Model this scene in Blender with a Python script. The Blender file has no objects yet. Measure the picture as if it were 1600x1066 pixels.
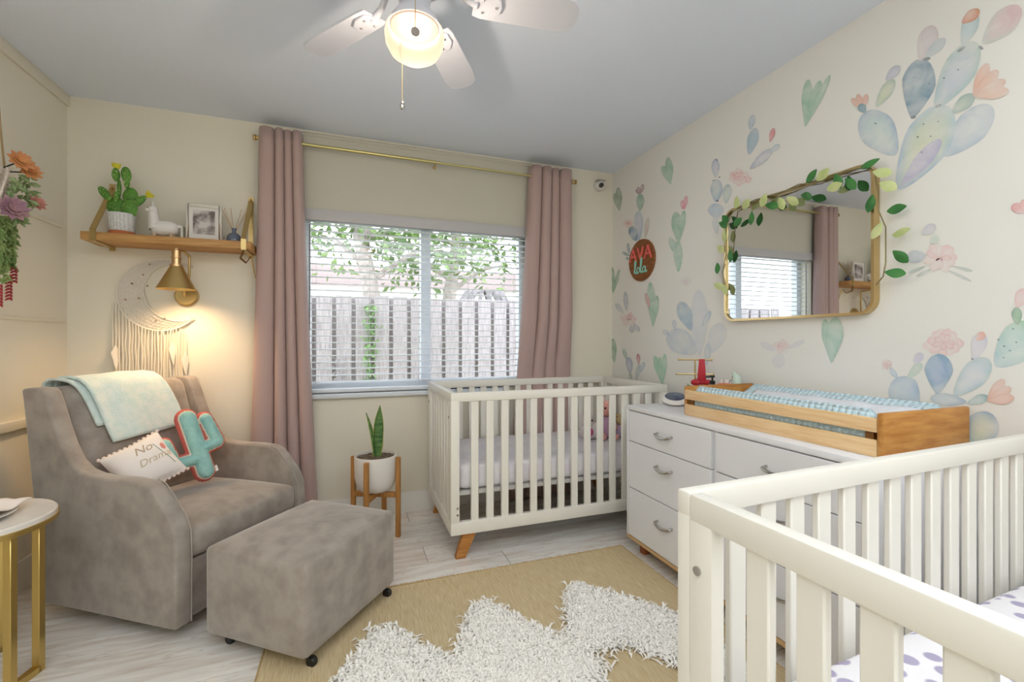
import bpy, bmesh, math, random
from mathutils import Vector, Matrix
random.seed(7)
PI = math.pi
sc = bpy.context.scene
C = sc.collection

# ------------------------------------------------------------------ camera
F, YAW, CH, HOR = 705.0, math.radians(19.74), 1.14, 531.0
cam_d = bpy.data.cameras.new('camera'); cam = bpy.data.objects.new('camera', cam_d); C.objects.link(cam)
cam_d.sensor_width = 36; cam_d.lens = 36 * F / 1600; cam_d.shift_y = -2 / 1600; cam_d.clip_start = .02
cam.location = (0, 0, CH); cam.rotation_euler = (PI / 2, 0, -YAW)
sc.camera = cam

# ------------------------------------------------------------------ world (bright even sky), exposure
w = bpy.data.worlds.new('sky'); sc.world = w; w.use_nodes = True
bg = w.node_tree.nodes['Background']; bg.inputs[0].default_value = (.90, .95, 1.0, 1); bg.inputs[1].default_value = 2.5
vs = sc.view_settings
vs.view_transform = 'Standard'; vs.look = 'None'; vs.gamma = 1; vs.exposure = .72; vs.use_curve_mapping = False

# ------------------------------------------------------------------ measured room
XL, XR, YW, ZC = -1.417, 1.93, 3.06, 2.44
YB = -.95

def ray(px, py):
    a = (px - 800) / F; s, c = math.sin(YAW), math.cos(YAW)
    return Vector((s + a * c, c - a * s, (HOR - py) / F))
O = Vector((0, 0, CH))
def onX(px, py, X): r = ray(px, py); return O + r * (X / r.x)
def onY(px, py, Y): r = ray(px, py); return O + r * (Y / r.y)

# ------------------------------------------------------------------ materials
def lin(c):
    return tuple(((v / 255) / 12.92 if v / 255 <= .04045 else ((v / 255 + .055) / 1.055) ** 2.4) for v in c)
MATS = {}
def M(name, col, rough=.5, metal=0, col2=None, scale=6, stretch=(1, 1, 1), bump=0, bscale=60, sheen=0, emit=0, emitc=None, rnd=0, coords='Object', detail=4, lo=.35, hi=.65, coat=0, trans=0):
    if name in MATS: return MATS[name]
    m = bpy.data.materials.new(name); m.use_nodes = True; nt = m.node_tree; N = nt.nodes; L = nt.links
    b = N['Principled BSDF']; c = lin(col)
    b.inputs['Base Color'].default_value = (*c, 1); b.inputs['Roughness'].default_value = rough; b.inputs['Metallic'].default_value = metal
    if sheen: b.inputs['Sheen Weight'].default_value = sheen; b.inputs['Sheen Roughness'].default_value = .4
    if coat: b.inputs['Coat Weight'].default_value = coat
    if trans: b.inputs['Transmission Weight'].default_value = trans
    if emit: b.inputs['Emission Color'].default_value = (*lin(emitc or col), 1); b.inputs['Emission Strength'].default_value = emit
    tc = N.new('ShaderNodeTexCoord'); mp = N.new('ShaderNodeMapping'); mp.inputs['Scale'].default_value = stretch
    L.new(tc.outputs[coords], mp.inputs[0])
    if rnd:
        oi = N.new('ShaderNodeObjectInfo'); ml = N.new('ShaderNodeVectorMath'); ml.operation = 'SCALE'; ml.inputs[0].default_value = (7.3, 3.1, 5.7)
        L.new(oi.outputs['Random'], ml.inputs['Scale']); L.new(ml.outputs[0], mp.inputs['Location'])
    out = None
    if col2:
        n = N.new('ShaderNodeTexNoise'); n.inputs['Scale'].default_value = scale; n.inputs['Detail'].default_value = detail
        L.new(mp.outputs[0], n.inputs['Vector'])
        r = N.new('ShaderNodeValToRGB'); r.color_ramp.elements[0].position = lo; r.color_ramp.elements[1].position = hi
        r.color_ramp.elements[0].color = (*c, 1); r.color_ramp.elements[1].color = (*lin(col2), 1)
        L.new(n.outputs['Fac'], r.inputs[0]); out = r.outputs[0]
    if rnd and rnd > 0:
        hs = N.new('ShaderNodeHueSaturation'); hs.inputs['Color'].default_value = (*c, 1)
        mr = N.new('ShaderNodeMapRange'); mr.inputs[3].default_value = 1 - rnd; mr.inputs[4].default_value = 1 + rnd
        L.new(oi.outputs['Random'], mr.inputs[0]); L.new(mr.outputs[0], hs.inputs['Value'])
        if out: L.new(out, hs.inputs['Color'])
        out = hs.outputs[0]
    if out: L.new(out, b.inputs['Base Color'])
    if bump:
        n2 = N.new('ShaderNodeTexNoise'); n2.inputs['Scale'].default_value = bscale; n2.inputs['Detail'].default_value = 3
        L.new(mp.outputs[0], n2.inputs['Vector'])
        bp = N.new('ShaderNodeBump'); bp.inputs['Strength'].default_value = bump; bp.inputs['Distance'].default_value = .01
        L.new(n2.outputs['Fac'], bp.inputs['Height']); L.new(bp.outputs[0], b.inputs['Normal'])
    MATS[name] = m; return m

wallm = M('cream paint', (238, 232, 216), .75, bump=.05, bscale=180)
wallr = M('white wallpaper', (238, 236, 230), .7, bump=.03, bscale=200)
ceilm = M('ceiling paint', (234, 242, 255), .85, bump=.06, bscale=120)
trimm = M('white trim', (240, 238, 232), .4)
white = M('white lacquer', (238, 235, 226), .38)
whited = M('dresser white', (236, 236, 240), .35)
oak = M('honey wood', (196, 138, 70), .5, col2=(170, 108, 48), scale=5, stretch=(2, 14, 14), bump=.05)
oakl = M('light birch wood', (242, 210, 162), .5, col2=(230, 190, 138), scale=5, stretch=(14, 1.5, 20))
oake = M('end birch wood', (206, 150, 78), .5, col2=(178, 116, 48), scale=4, stretch=(2, 14, 12))
cherry = M('reddish wood', (168, 92, 50), .5, col2=(140, 70, 34), scale=6, stretch=(8, 8, 1))
brass = M('brushed brass', (204, 178, 124), .34, 1, bump=.02, bscale=200)
gold = M('gold metal', (214, 186, 116), .3, 1)
golds = M('champagne gold', (206, 182, 132), .28, 1)
chrome = M('chrome', (190, 186, 182), .15, 1)
black = M('black plastic', (26, 26, 28), .4)
velvet = M('taupe velvet', (168, 159, 150), .85, col2=(146, 136, 127), scale=13, detail=9, sheen=.6, bump=.08, bscale=25, lo=.38, hi=.66)
pinkc = M('dusty pink cloth', (188, 162, 156), .8, sheen=.2, bump=.04, bscale=300)
aqua = M('aqua fleece', (236, 248, 244), .95, col2=(220, 242, 239), scale=30, sheen=.4, bump=.6, bscale=180)
ivory = M('ivory cotton', (252, 244, 238), .9, bump=.15, bscale=60)
whitef = M('white sheet', (236, 234, 236), .9, col2=(228, 222, 232), scale=14, bump=.2, bscale=18)
ceramic = M('white ceramic', (232, 228, 222), .35)
leafd = M('dark green leaf', (44, 110, 52), .4, col2=(70, 136, 66), scale=18)
leafl = M('pale green leaf', (214, 220, 160), .5, col2=(190, 206, 136), scale=18)

# ------------------------------------------------------------------ mesh helpers
class MB:
    def __init__(s): s.v = []; s.f = []; s.col = None
    def add(s, vs, fs):
        o = len(s.v); s.v += [tuple(p) for p in vs]; s.f += [tuple(i + o for i in f) for f in fs]; return s
    def bb(s, x0, x1, y0, y1, z0, z1):
        return s.add([(x0, y0, z0), (x1, y0, z0), (x1, y1, z0), (x0, y1, z0), (x0, y0, z1), (x1, y0, z1), (x1, y1, z1), (x0, y1, z1)],
                     [(0, 3, 2, 1), (4, 5, 6, 7), (0, 1, 5, 4), (1, 2, 6, 5), (2, 3, 7, 6), (3, 0, 4, 7)])
    def bar(s, a, b, wd, th, up=(0, 0, 1)):
        a, b = Vector(a), Vector(b); t = (b - a).normalized(); u = Vector(up)
        sd = t.cross(u)
        if sd.length < 1e-4: sd = t.cross(Vector((1, 0, 0)))
        sd.normalize(); u = sd.cross(t).normalized()
        P = []
        for p in (a, b):
            for i, j in ((-1, -1), (1, -1), (1, 1), (-1, 1)): P.append(p + sd * (i * wd / 2) + u * (j * th / 2))
        return s.add(P, [(0, 1, 2, 3), (7, 6, 5, 4), (0, 4, 5, 1), (1, 5, 6, 2), (2, 6, 7, 3), (3, 7, 4, 0)])
    def tube(s, pts, r, n=8, flat=1.0):
        pts = [Vector(p) for p in pts]; m = len(pts); rs = r if isinstance(r, (list, tuple)) else [r] * m
        V = []; Fc = []; prev = None
        for i, p in enumerate(pts):
            t = (pts[min(i + 1, m - 1)] - pts[max(i - 1, 0)])
            t = t.normalized() if t.length > 1e-9 else Vector((0, 0, 1))
            if prev is None:
                a = t.orthogonal().normalized()
            else:
                a = prev - t * prev.dot(t); a = a.normalized() if a.length > 1e-6 else t.orthogonal().normalized()
            prev = a; b = t.cross(a)
            for k in range(n):
                an = 2 * PI * k / n; V.append(p + a * (math.cos(an) * rs[i]) + b * (math.sin(an) * rs[i] * flat))
        for i in range(m - 1):
            for k in range(n):
                k2 = (k + 1) % n; Fc.append((i * n + k, i * n + k2, (i + 1) * n + k2, (i + 1) * n + k))
        Fc.append(tuple(reversed(range(n)))); Fc.append(tuple((m - 1) * n + k for k in range(n)))
        return s.add(V, Fc)
    def lathe(s, prof, n=24, c=(0, 0, 0), axis='z', sq=(1, 1)):
        V = []; Fc = []; c = Vector(c)
        for r, z in prof:
            for k in range(n):
                a = 2 * PI * k / n; x, y = r * math.cos(a) * sq[0], r * math.sin(a) * sq[1]
                q = (x, y, z) if axis == 'z' else ((x, z, y) if axis == 'y' else (z, x, y))
                V.append(c + Vector(q))
        m = len(prof)
        for i in range(m - 1):
            for k in range(n):
                k2 = (k + 1) % n; Fc.append((i * n + k, i * n + k2, (i + 1) * n + k2, (i + 1) * n + k))
        if prof[0][0] > 1e-5: Fc.append(tuple(reversed(range(n))))
        if prof[-1][0] > 1e-5: Fc.append(tuple((m - 1) * n + k for k in range(n)))
        return s.add(V, Fc)
    def sph(s, c, r, n=12, m=8, rot=None):
        r = (r, r, r) if not isinstance(r, (list, tuple)) else r; c = Vector(c)
        V = []; Fc = []
        for i in range(m + 1):
            th = PI * i / m
            for k in range(n):
                a = 2 * PI * k / n
                p = Vector((r[0] * math.sin(th) * math.cos(a), r[1] * math.sin(th) * math.sin(a), r[2] * math.cos(th)))
                if rot is not None: p = rot @ p
                V.append(c + p)
        for i in range(m):
            for k in range(n):
                k2 = (k + 1) % n; Fc.append((i * n + k, (i + 1) * n + k, (i + 1) * n + k2, i * n + k2))
        return s.add(V, Fc)
    def grid(s, fn, nu, nv, wrap=False):
        V = [fn(i / nu, j / nv) for j in range(nv + 1) for i in range(nu + 1)]
        Fc = [(j * (nu + 1) + i, j * (nu + 1) + i + 1, (j + 1) * (nu + 1) + i + 1, (j + 1) * (nu + 1) + i) for j in range(nv) for i in range(nu)]
        return s.add(V, Fc)
    def prism(s, poly, fa, fb):
        n = len(poly); V = [fa(*p) for p in poly] + [fb(*p) for p in poly]
        return s.add(V, [tuple(range(n)), tuple(reversed(range(n, 2 * n)))] + [(i, i + n, (i + 1) % n + n, (i + 1) % n) for i in range(n)])
    def rbox(s, c, h, r, n=7, bulge=(0, 0, 0), fn=None):
        # rounded, optionally crowned box: c centre, h half sizes, r edge radius
        V = {}; lst = []; Fc = []
        def ix(p):
            if p not in V: V[p] = len(lst); lst.append(p)
            return V[p]
        for ax in range(3):
            for sg in (0, n):
                for i in range(n):
                    for j in range(n):
                        q = []
                        for (a, b) in ((i, j), (i + 1, j), (i + 1, j + 1), (i, j + 1)):
                            p = [0, 0, 0]; p[ax] = sg; p[(ax + 1) % 3] = a; p[(ax + 2) % 3] = b; q.append(ix(tuple(p)))
                        Fc.append(tuple(q) if sg else tuple(reversed(q)))
        out = []
        for p in lst:
            u = [2 * k / n - 1 for k in p]
            # denser near edges
            u = [math.copysign(1 - (1 - abs(t)) ** 1.5, t) for t in u]
            q = Vector([u[k] * h[k] for k in range(3)])
            inn = Vector([max(-(h[k] - r), min(h[k] - r, q[k])) for k in range(3)])
            d = q - inn
            if d.length > 1e-9: q = inn + d.normalized() * min(r, r)
            for k in range(3):
                o1, o2 = u[(k + 1) % 3], u[(k + 2) % 3]
                q[k] += math.copysign(bulge[k] * (1 - o1 * o1) * (1 - o2 * o2), u[k]) * (abs(u[k]) ** 3)
            q = q + Vector(c)
            out.append(fn(q) if fn else q)
        return s.add(out, Fc)
    def build(s, name, mat, parent=None, smooth=None, bevel=0, seg=2, kind=None, label=None, fix=True):
        me = bpy.data.meshes.new(name); me.from_pydata(s.v, [], s.f)
        if bevel or fix:
            bm = bmesh.new(); bm.from_mesh(me)
            if bevel:
                bmesh.ops.remove_doubles(bm, verts=bm.verts, dist=1e-6)
                es = [e for e in bm.edges if len(e.link_faces) == 2 and e.calc_face_angle() > .5]
                bmesh.ops.bevel(bm, geom=es, offset=bevel, segments=seg, affect='EDGES', profile=.5, clamp_overlap=True)
            bmesh.ops.recalc_face_normals(bm, faces=bm.faces); bm.to_mesh(me); bm.free()
        me.materials.append(mat)
        if smooth is None: smooth = 40
        if smooth:
            me.polygons.foreach_set('use_smooth', [True] * len(me.polygons)); me.set_sharp_from_angle(angle=math.radians(smooth))
        o = bpy.data.objects.new(name, me); C.objects.link(o)
        if parent: o.parent = parent
        if kind: o['kind'] = kind
        if label: o['label'] = label
        return o

def thing(name, label, cat, loc=(0, 0, 0), rz=0, group=None):
    o = bpy.data.objects.new(name, None); C.objects.link(o); o.empty_display_size = .1
    o.location = loc; o.rotation_euler = (0, 0, rz); return tag(o, label, cat, group)
def tag(o, label, cat, group=None):
    o['label'] = label; o['category'] = cat
    if group: o['group'] = group
    return o
def share(o, name, parent, loc=(0, 0, 0), rot=(0, 0, 0)):
    c = o.copy(); C.objects.link(c); c.name = name; c.parent = parent; c.location = loc; c.rotation_euler = rot; return c
def lerp(a, b, t): return a + (b - a) * t
def text_mesh(body, size, depth, name, mat, parent, mapfn, sub=0, shear=0):
    cu = bpy.data.curves.new('t', 'FONT'); cu.body = body; cu.size = size; cu.extrude = depth; cu.align_x = 'CENTER'; cu.shear = shear
    cu.resolution_u = 3
    to = bpy.data.objects.new('t', cu); C.objects.link(to); dg = bpy.context.evaluated_depsgraph_get(); dg.update()
    me = bpy.data.meshes.new_from_object(to.evaluated_get(dg)); bpy.data.objects.remove(to)
    bm = bmesh.new(); bm.from_mesh(me); bmesh.ops.triangulate(bm, faces=bm.faces)
    for _ in range(sub): bmesh.ops.subdivide_edges(bm, edges=bm.edges, cuts=1, use_grid_fill=True)
    for v in bm.verts: v.co = mapfn(v.co)
    bm.to_mesh(me); bm.free(); me.materials.clear(); me.materials.append(mat)
    o = bpy.data.objects.new(name, me); C.objects.link(o); o.parent = parent; return o
def mb(): return MB()

# ------------------------------------------------------------------ structure
st = 'structure'
fl = mb().bb(XL - .1, XR + .1, YB, YW + .2, -.12, -.004).build('floor', M('grout', (128, 120, 112), .9), kind=st)
def plank_mat():
    m = M('wood look tile', (240, 237, 232), .34, col2=(216, 205, 194), scale=3.0, stretch=(1.1, 9, 9), rnd=.035, detail=7, lo=.42, hi=.72)
    nt = m.node_tree; N = nt.nodes; L = nt.links; b = N['Principled BSDF']
    # long thin brown veins
    mp = [n for n in N if n.type == 'MAPPING'][0]
    wv = N.new('ShaderNodeTexNoise'); wv.inputs['Scale'].default_value = 2.2; wv.inputs['Detail'].default_value = 8; wv.inputs['Distortion'].default_value = 1.2
    L.new(mp.outputs[0], wv.inputs['Vector'])
    r = N.new('ShaderNodeValToRGB'); e = r.color_ramp.elements; e[0].position = .47; e[0].color = (0, 0, 0, 1); e[1].position = .50; e[1].color = (.45, .45, .45, 1)
    e2 = r.color_ramp.elements.new(.53); e2.color = (0, 0, 0, 1)
    L.new(wv.outputs['Fac'], r.inputs[0])
    mx = N.new('ShaderNodeMixRGB'); mx.inputs[2].default_value = (*lin((190, 174, 158)), 1)
    src = b.inputs['Base Color'].links[0].from_socket
    L.new(r.outputs[0], mx.inputs[0]); L.new(src, mx.inputs[1]); L.new(mx.outputs[0], b.inputs['Base Color'])
    return m
pm = plank_mat()
P_, PL = .1825, 1.2
offs = {0: .35, 1: -.05, 2: .75, 3: .376, 4: .77}
row = 0; y1 = YW - .005
while y1 > YB + .02:
    y0 = max(y1 - P_, YB)
    off = offs.get(row, (row * .41) % PL)
    x = off - PL * 4
    while x < XR:
        a, b_ = max(x, XL), min(x + PL, XR); x += PL
        if b_ - a > .03:
            mb().bb(a + .0016, b_ - .0016, y0 + .0016, y1 - .0016, -.02, 0).build('plank', pm, fl, bevel=.0006, seg=1, smooth=0)
    y1 = y0; row += 1
mb().bb(XL - .1, XR + .1, .25, YW + .2, ZC, ZC + .15).build('ceiling', ceilm, kind=st)
mb().bb(XL - .1, XL, YB, YW, 0, ZC).build('wall_left', wallm, kind=st)
mb().bb(XR, XR + .1, YB, YW, 0, ZC).build('wall_right', wallr, kind=st)
mb().bb(XL - .1, XR + .1, YB - .1, YB, 0, ZC).build('wall_front', wallm, kind=st)
WX0, WX1, WZ0, WZ1 = -.29, 1.24, .80, 1.96
q = mb()
for a in ((XL - .1, WX0, 0, ZC), (WX1, XR + .1, 0, ZC), (WX0, WX1, 0, WZ0), (WX0, WX1, WZ1, ZC)): q.bb(a[0], a[1], YW, YW + .2, a[2], a[3])
q.build('wall_back', wallm, kind=st)
def base(name, fn):
    prof = [(0, 0), (.016, 0), (.016, .085), (.011, .095), (.011, .115), (.006, .13), (0, .13)]
    a, b = fn; mb().prism(prof, a, b).build(name, trimm, kind=st)
base('baseboard_back', (lambda d, z: (XL, YW - d, z), lambda d, z: (XR, YW - d, z)))
base('baseboard_left', (lambda d, z: (XL + d, YB, z), lambda d, z: (XL + d, YW - .016, z)))
base('baseboard_right', (lambda d, z: (XR - d, YB, z), lambda d, z: (XR - d, YW - .016, z)))
mb().bb(XL, XL + .012, YB, YW, 2.381, ZC).build('trim_1', wallm, kind=st, bevel=.002)
for i, (y0, y1, z) in enumerate(((YB, YW - .03, 1.236), (YB, 3.0, 1.73))):
    mb().bb(XL, XL + .008, y0, y1, z - .008, z + .008).build('trim_%d' % (i + 2), wallm, kind=st, bevel=.002)
mb().bb(XL, XL + .03, YB, YW, .74, .782).build('trim_4', wallm, kind=st, bevel=.004)

# window: frame, mullion, two panes
wn = mb()
wy0, wy1 = YW + .105, YW + .165
for a in ((WX0, WX0 + .05, WZ0, WZ1), (WX1 - .05, WX1, WZ0, WZ1), (WX0, WX1, WZ1 - .05, WZ1), (WX0, WX1, WZ0, WZ0 + .06)): wn.bb(a[0], a[1], wy0, wy1, a[2], a[3])
winm = M('white aluminium', (226, 232, 240), .4)
win = wn.build('window_1', winm, kind=st, bevel=.003)
mb().bb(.462, .53, wy0 - .01, wy1, WZ0 + .06, WZ1 - .05).build('mullion', winm, win, bevel=.003)
gl = bpy.data.materials.new('window glass'); gl.use_nodes = True; nt = gl.node_tree
for n in list(nt.nodes):
    if n.type != 'OUTPUT_MATERIAL': nt.nodes.remove(n)
tr = nt.nodes.new('ShaderNodeBsdfTransparent'); gs = nt.nodes.new('ShaderNodeBsdfGlossy'); gs.inputs['Roughness'].default_value = .02
mxs = nt.nodes.new('ShaderNodeMixShader'); mxs.inputs[0].default_value = .05
nt.links.new(tr.outputs[0], mxs.inputs[1]); nt.links.new(gs.outputs[0], mxs.inputs[2])
nt.links.new(mxs.outputs[0], [n for n in nt.nodes if n.type == 'OUTPUT_MATERIAL'][0].inputs[0])
for a, b in ((WX0 + .05, .462), (.53, WX1 - .05)):
    mb().bb(a, b, wy0 + .025, wy0 + .031, WZ0 + .06, WZ1 - .05).build('pane', gl, win)
mb().bb(WX0 - .03, 1.03, YW - .035, YW + .105, WZ0 - .028, WZ0).build('window_sill', winm, win, bevel=.004)

# ------------------------------------------------------------------ outside
ground = mb().bb(-14, 18, YW + .2, 24, -.4, -.2).build('ground', M('grass ground', (150, 160, 110), .95, col2=(120, 130, 84), scale=20), kind=st)
FY = 5.3
fencem = M('weathered fence wood', (178, 172, 176), .9, col2=(142, 134, 140), scale=6, stretch=(16, 1, 1.2), rnd=.08, detail=8, bump=.3, bscale=30)
fence = thing('wooden_fence', 'weathered grey board fence outside the window', 'fence', (0, FY, -.2))
bA = mb().bb(-.079, .079, -.012, .012, .02, 1.83).build('board', fencem, fence, bevel=.003, seg=1)
bA.location = (-2.5, 0, 0)
for k in range(1, 31):
    share(bA, 'board', fence, (-2.5 + k * .2007 - .0 + .028, random.uniform(-.004, .004), random.uniform(-.012, .01)))
for k in range(31):
    share(bA, 'back_board', fence, (-2.5 + k * .2007 + .128, .062, random.uniform(-.03, -.01)))
for z in (.3, 1.0, 1.6): mb().bb(-2.6, 4, .076, .11, z, z + .09).build('rail', fencem, fence)

def leaf_cloud(n, sample, size, droop=.3):
    q = mb()
    for _ in range(n):
        c = Vector(sample()); s = size * random.uniform(.6, 1.3)
        d = Vector((random.gauss(0, 1), random.gauss(0, 1), random.gauss(-droop, .8))).normalized()
        sd = d.cross(Vector((random.gauss(0, 1), random.gauss(0, 1), random.gauss(0, 1)))).normalized() * s * .22
        nrm = d.cross(sd).normalized() * s * .05
        q.add([c, c + d * s * .4 + sd + nrm, c + d * s, c + d * s * .4 - sd + nrm], [(0, 1, 2), (0, 2, 3)])
    return q
treem = M('tree leaf', (126, 152, 86), .6, col2=(88, 122, 64), scale=3)
barkm = M('pale bark', (186, 176, 172), .9, col2=(150, 140, 136), scale=12, bump=.4, bscale=30)
def outdoor_tree(x, y, lean, label, lows, n, h0):
    t = thing('garden_tree', label, 'tree', (x, y, -.2), group='trees beyond the fence')
    pts = [Vector((0, 0, 0)), Vector((lean * .3, 0, 1.2)), Vector((lean * .8, .05, 2.2)), Vector((lean * 1.3, .1, 3.1)), Vector((lean * 1.5, .1, 4.2))]
    mb().tube(pts, [.17, .14, .12, .10, .05], 10).build('trunk', barkm, t)
    ends = []
    for k in range(9):
        a = k * 2.4; b0 = pts[2].lerp(pts[4], k / 9); e = b0 + Vector((math.cos(a) * 1.2, math.sin(a) * .7, random.uniform(-.25, .7)))
        mid = b0.lerp(e, .5) + Vector((0, 0, .15)); mb().tube([b0, mid, e], [.05, .035, .012], 6).build('branch', barkm, t); ends += [mid, e]
    def smp():
        e = random.choice(ends); return e + Vector((random.gauss(0, .34), random.gauss(0, .3), random.gauss(0, .26)))
    leaf_cloud(n, smp, .17).build('foliage', treem, t, kind='stuff', fix=False, smooth=0)
outdoor_tree(.55, 7.0, -.35, 'leafy tree with leaning pale trunk behind the fence, left pane', 0, 1500, 0)
outdoor_tree(1.5, 8.0, .25, 'leafy tree seen through the right window pane, beyond the fence', 0, 1300, 0)
hs_ = thing('neighbour_house', 'neighbouring single-storey house with pale pink shingle roof beyond the fence', 'house', (1.0, 10.5, -.2))
hw = M('house wall', (104, 114, 118), .9); hr = M('pink grey shingles', (142, 126, 124), .9, col2=(122, 106, 106), scale=20)
mb().bb(-5.5, 7, 0, 5, 0, 2.35).build('wall', hw, hs_)
mb().prism([(-.7, 2.36), (-.7, 2.42), (2.6, 3.35), (5.8, 2.42), (5.8, 2.36)], lambda y, z: (-6, y, z), lambda y, z: (7.5, y, z)).build('roof', hr, hs_)
mb().bb(-6, 7.5, -.74, -.7, 2.2, 2.42).build('fascia', trimm, hs_)
for x in (-3.4, -1.2, 3.2): 
    f = mb().bb(x, x + .9, -.03, .02, 1.0, 2.0).build('window', trimm, hs_); mb().bb(.05 + x, x + .85, -.04, -.03, 1.05, 1.95).build('pane', M('dark glass', (90, 100, 110), .1), f)
cp = thing('carport', 'white flat carport roof on posts behind the fence', 'carport', (-1.75, 7.4, -.2))
mb().prism([(-1.6, 2.12), (1.75, 1.80), (1.75, 1.86), (-1.6, 2.3)], lambda x, z: (x, -.9, z), lambda x, z: (x, .9, z)).build('roof', M('white roof panel', (244, 244, 244), .6), cp)  # roof panel is plain white all over
for x in (-1.4, 1.5): mb().bb(x, x + .08, -.8, -.72, 0, 1.9).build('post', trimm, cp)
th = thing('thatch_heap', 'grey heap of dead palm fronds rising over the fence, right pane', 'palm fronds', (1.78, 6.1, -.2))
thm = M('dead frond', (150, 146, 150), .95, col2=(120, 116, 120), scale=20)
mb().tube([(0, 0, 0), (.02, 0, 1.75)], [.09, .07], 8).build('stem', thm, th)
for k in range(16):
    a = k * 2 * PI / 16; q = mb(); L_ = .5
    q.tube([(0, 0, 2.02), (math.cos(a) * L_ * .5, math.sin(a) * .2, 2.0), (math.cos(a) * L_, math.sin(a) * .3, 1.66)], [.03, .05, .012], 6, flat=.4).build('frond', thm, th)
vine = thing('fence_vine', 'narrow green vine climbing the fence gap in the left pane', 'vine', (.21, FY - .03, -.2))
mb().tube([(0, 0, .0), (.015, -.01, .6), (-.01, -.005, 1.2), (.0, -.01, 1.75)], .006, 6).build('stem', M('vine stem', (90, 110, 60), .8), vine)
leaf_cloud(420, lambda: (random.gauss(0, .035), random.uniform(-.06, -.005), random.uniform(.3, 1.72)), .06).build('foliage', M('vine leaf', (120, 160, 92), .6, col2=(86, 130, 70), scale=8), vine, kind='stuff', fix=False, smooth=0)
fd = thing('palm_frond', 'small dry palm frond leaning against the fence, lower left pane', 'palm frond', (-.16, FY - .06, -.2))
mb().tube([(.35, 0, 0), (.15, 0, .7), (.0, 0, 1.15)], [.012, .008, .004], 6).build('stem', thm, fd)
for k in range(14):
    z = .75 + k * .03; x = lerp(.14, .0, k / 13); sg = -1 if k % 2 else 1
    mb().tube([(x, -.005, z), (x + sg * .06, -.02, z + .03), (x - .10 + sg * .07, -.03, z - .06)], [.004, .008, .002], 5, flat=.3).build('leaflet', thm, fd)

# ------------------------------------------------------------------ blind, shade, rod, curtains
slm = M('blind white', (236, 240, 246), .5)
bl = thing('window_blind', 'white horizontal slat blind with open slats in the window', 'blind', (0, YW + .045, 0))
mb().bb(WX0 + .01, WX1 - .01, -.03, .03, 1.89, 1.945).build('headrail', slm, bl, bevel=.003)
s0 = mb().grid(lambda u, v: (lerp(WX0 + .015, WX1 - .015, u), lerp(-.025, .025, v), .004 * (1 - (2 * v - 1) ** 2)), 1, 4)
s0.v += [(x, y, z - .0026) for x, y, z in s0.v]; n_ = 10
s0.f += [tuple(reversed([i + n_ for i in f])) for f in s0.f] + [(0, 1, 11, 10), (8, 18, 19, 9)]
sl = s0.build('slat', slm, bl); sl.location = (0, 0, 1.872); sl.rotation_euler = (math.radians(2), 0, 0)
k = 1
while 1.872 - k * .0417 > .845:
    share(sl, 'slat', bl, (0, 0, 1.872 - k * .0417), (math.radians(2), 0, 0)); k += 1
mb().bb(WX0 + .012, WX1 - .012, -.026, .026, .802, .826).build('bottom_rail', slm, bl, bevel=.003)
for x in (-.2, .12, .44, .78, 1.12):
    mb().tube([(x, -.027, .85), (x, -.027, 1.9)], .0012, 5).build('lift_cord', slm, bl)
mb().tube([(-.238, -.035, 1.2), (-.236, -.035, 1.86)], .0045, 6).build('tilt_wand', M('grey wand', (150, 152, 158), .4), bl)
sh = thing('roller_shade', 'plain greige roller shade pulled a short way above the window blind', 'roller shade', (0, YW - .012, 0))
shm = M('greige shade cloth', (206, 202, 188), .85, bump=.03, bscale=400)
mb().bb(-.31, 1.26, -.002, .002, 1.945, 2.40).build('cloth', shm, sh)
mb().bb(-.31, 1.26, -.022, .006, 1.880, 1.950).build('hem_bar', M('lilac grey bar', (196, 194, 196), .6), sh, bevel=.003)
mb().tube([(-.31, 0, 2.41), (1.26, 0, 2.41)], .012, 10).build('roller', shm, sh)

RY, RZ = 2.97, 2.315
rod = thing('curtain_rod', 'slim brass telescoping curtain rod above the window', 'curtain rod', (0, RY, RZ))
mb().tube([(-.49, 0, 0), (.53, 0, -.006)], .0105, 12).build('outer_tube', M('pale brass', (206, 196, 140), .3, 1), rod)
mb().tube([(.53, 0, -.006), (1.56, 0, -.014)], .008, 12).build('inner_tube', MATS['pale brass'], rod)
for x, z in ((-.5, 0), (1.56, -.014)):
    sgn = -1 if x < 0 else 1
    mb().lathe([(.0, -.03), (.014, -.03), (.017, -.024), (.017, -.016), (.01, -.012), (.01, -.004), (.017, 0), (.017, .008), (.008, .012)], 14, (x, 0, z), axis='x').build('finial', brass, rod)
for x, z in ((-.44, 0), (.53, -.006), (1.5, -.013)):
    mb().bar((x, 0, z - .012), (x, YW - RY, z - .012), .012, .006).bb(x - .012, x + .012, YW - RY - .006, YW - RY, z - .07, z + .01).bar((x, 0, z - .02), (x, 0, z - .05), .008, .008).build('bracket', brass, rod)

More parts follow.
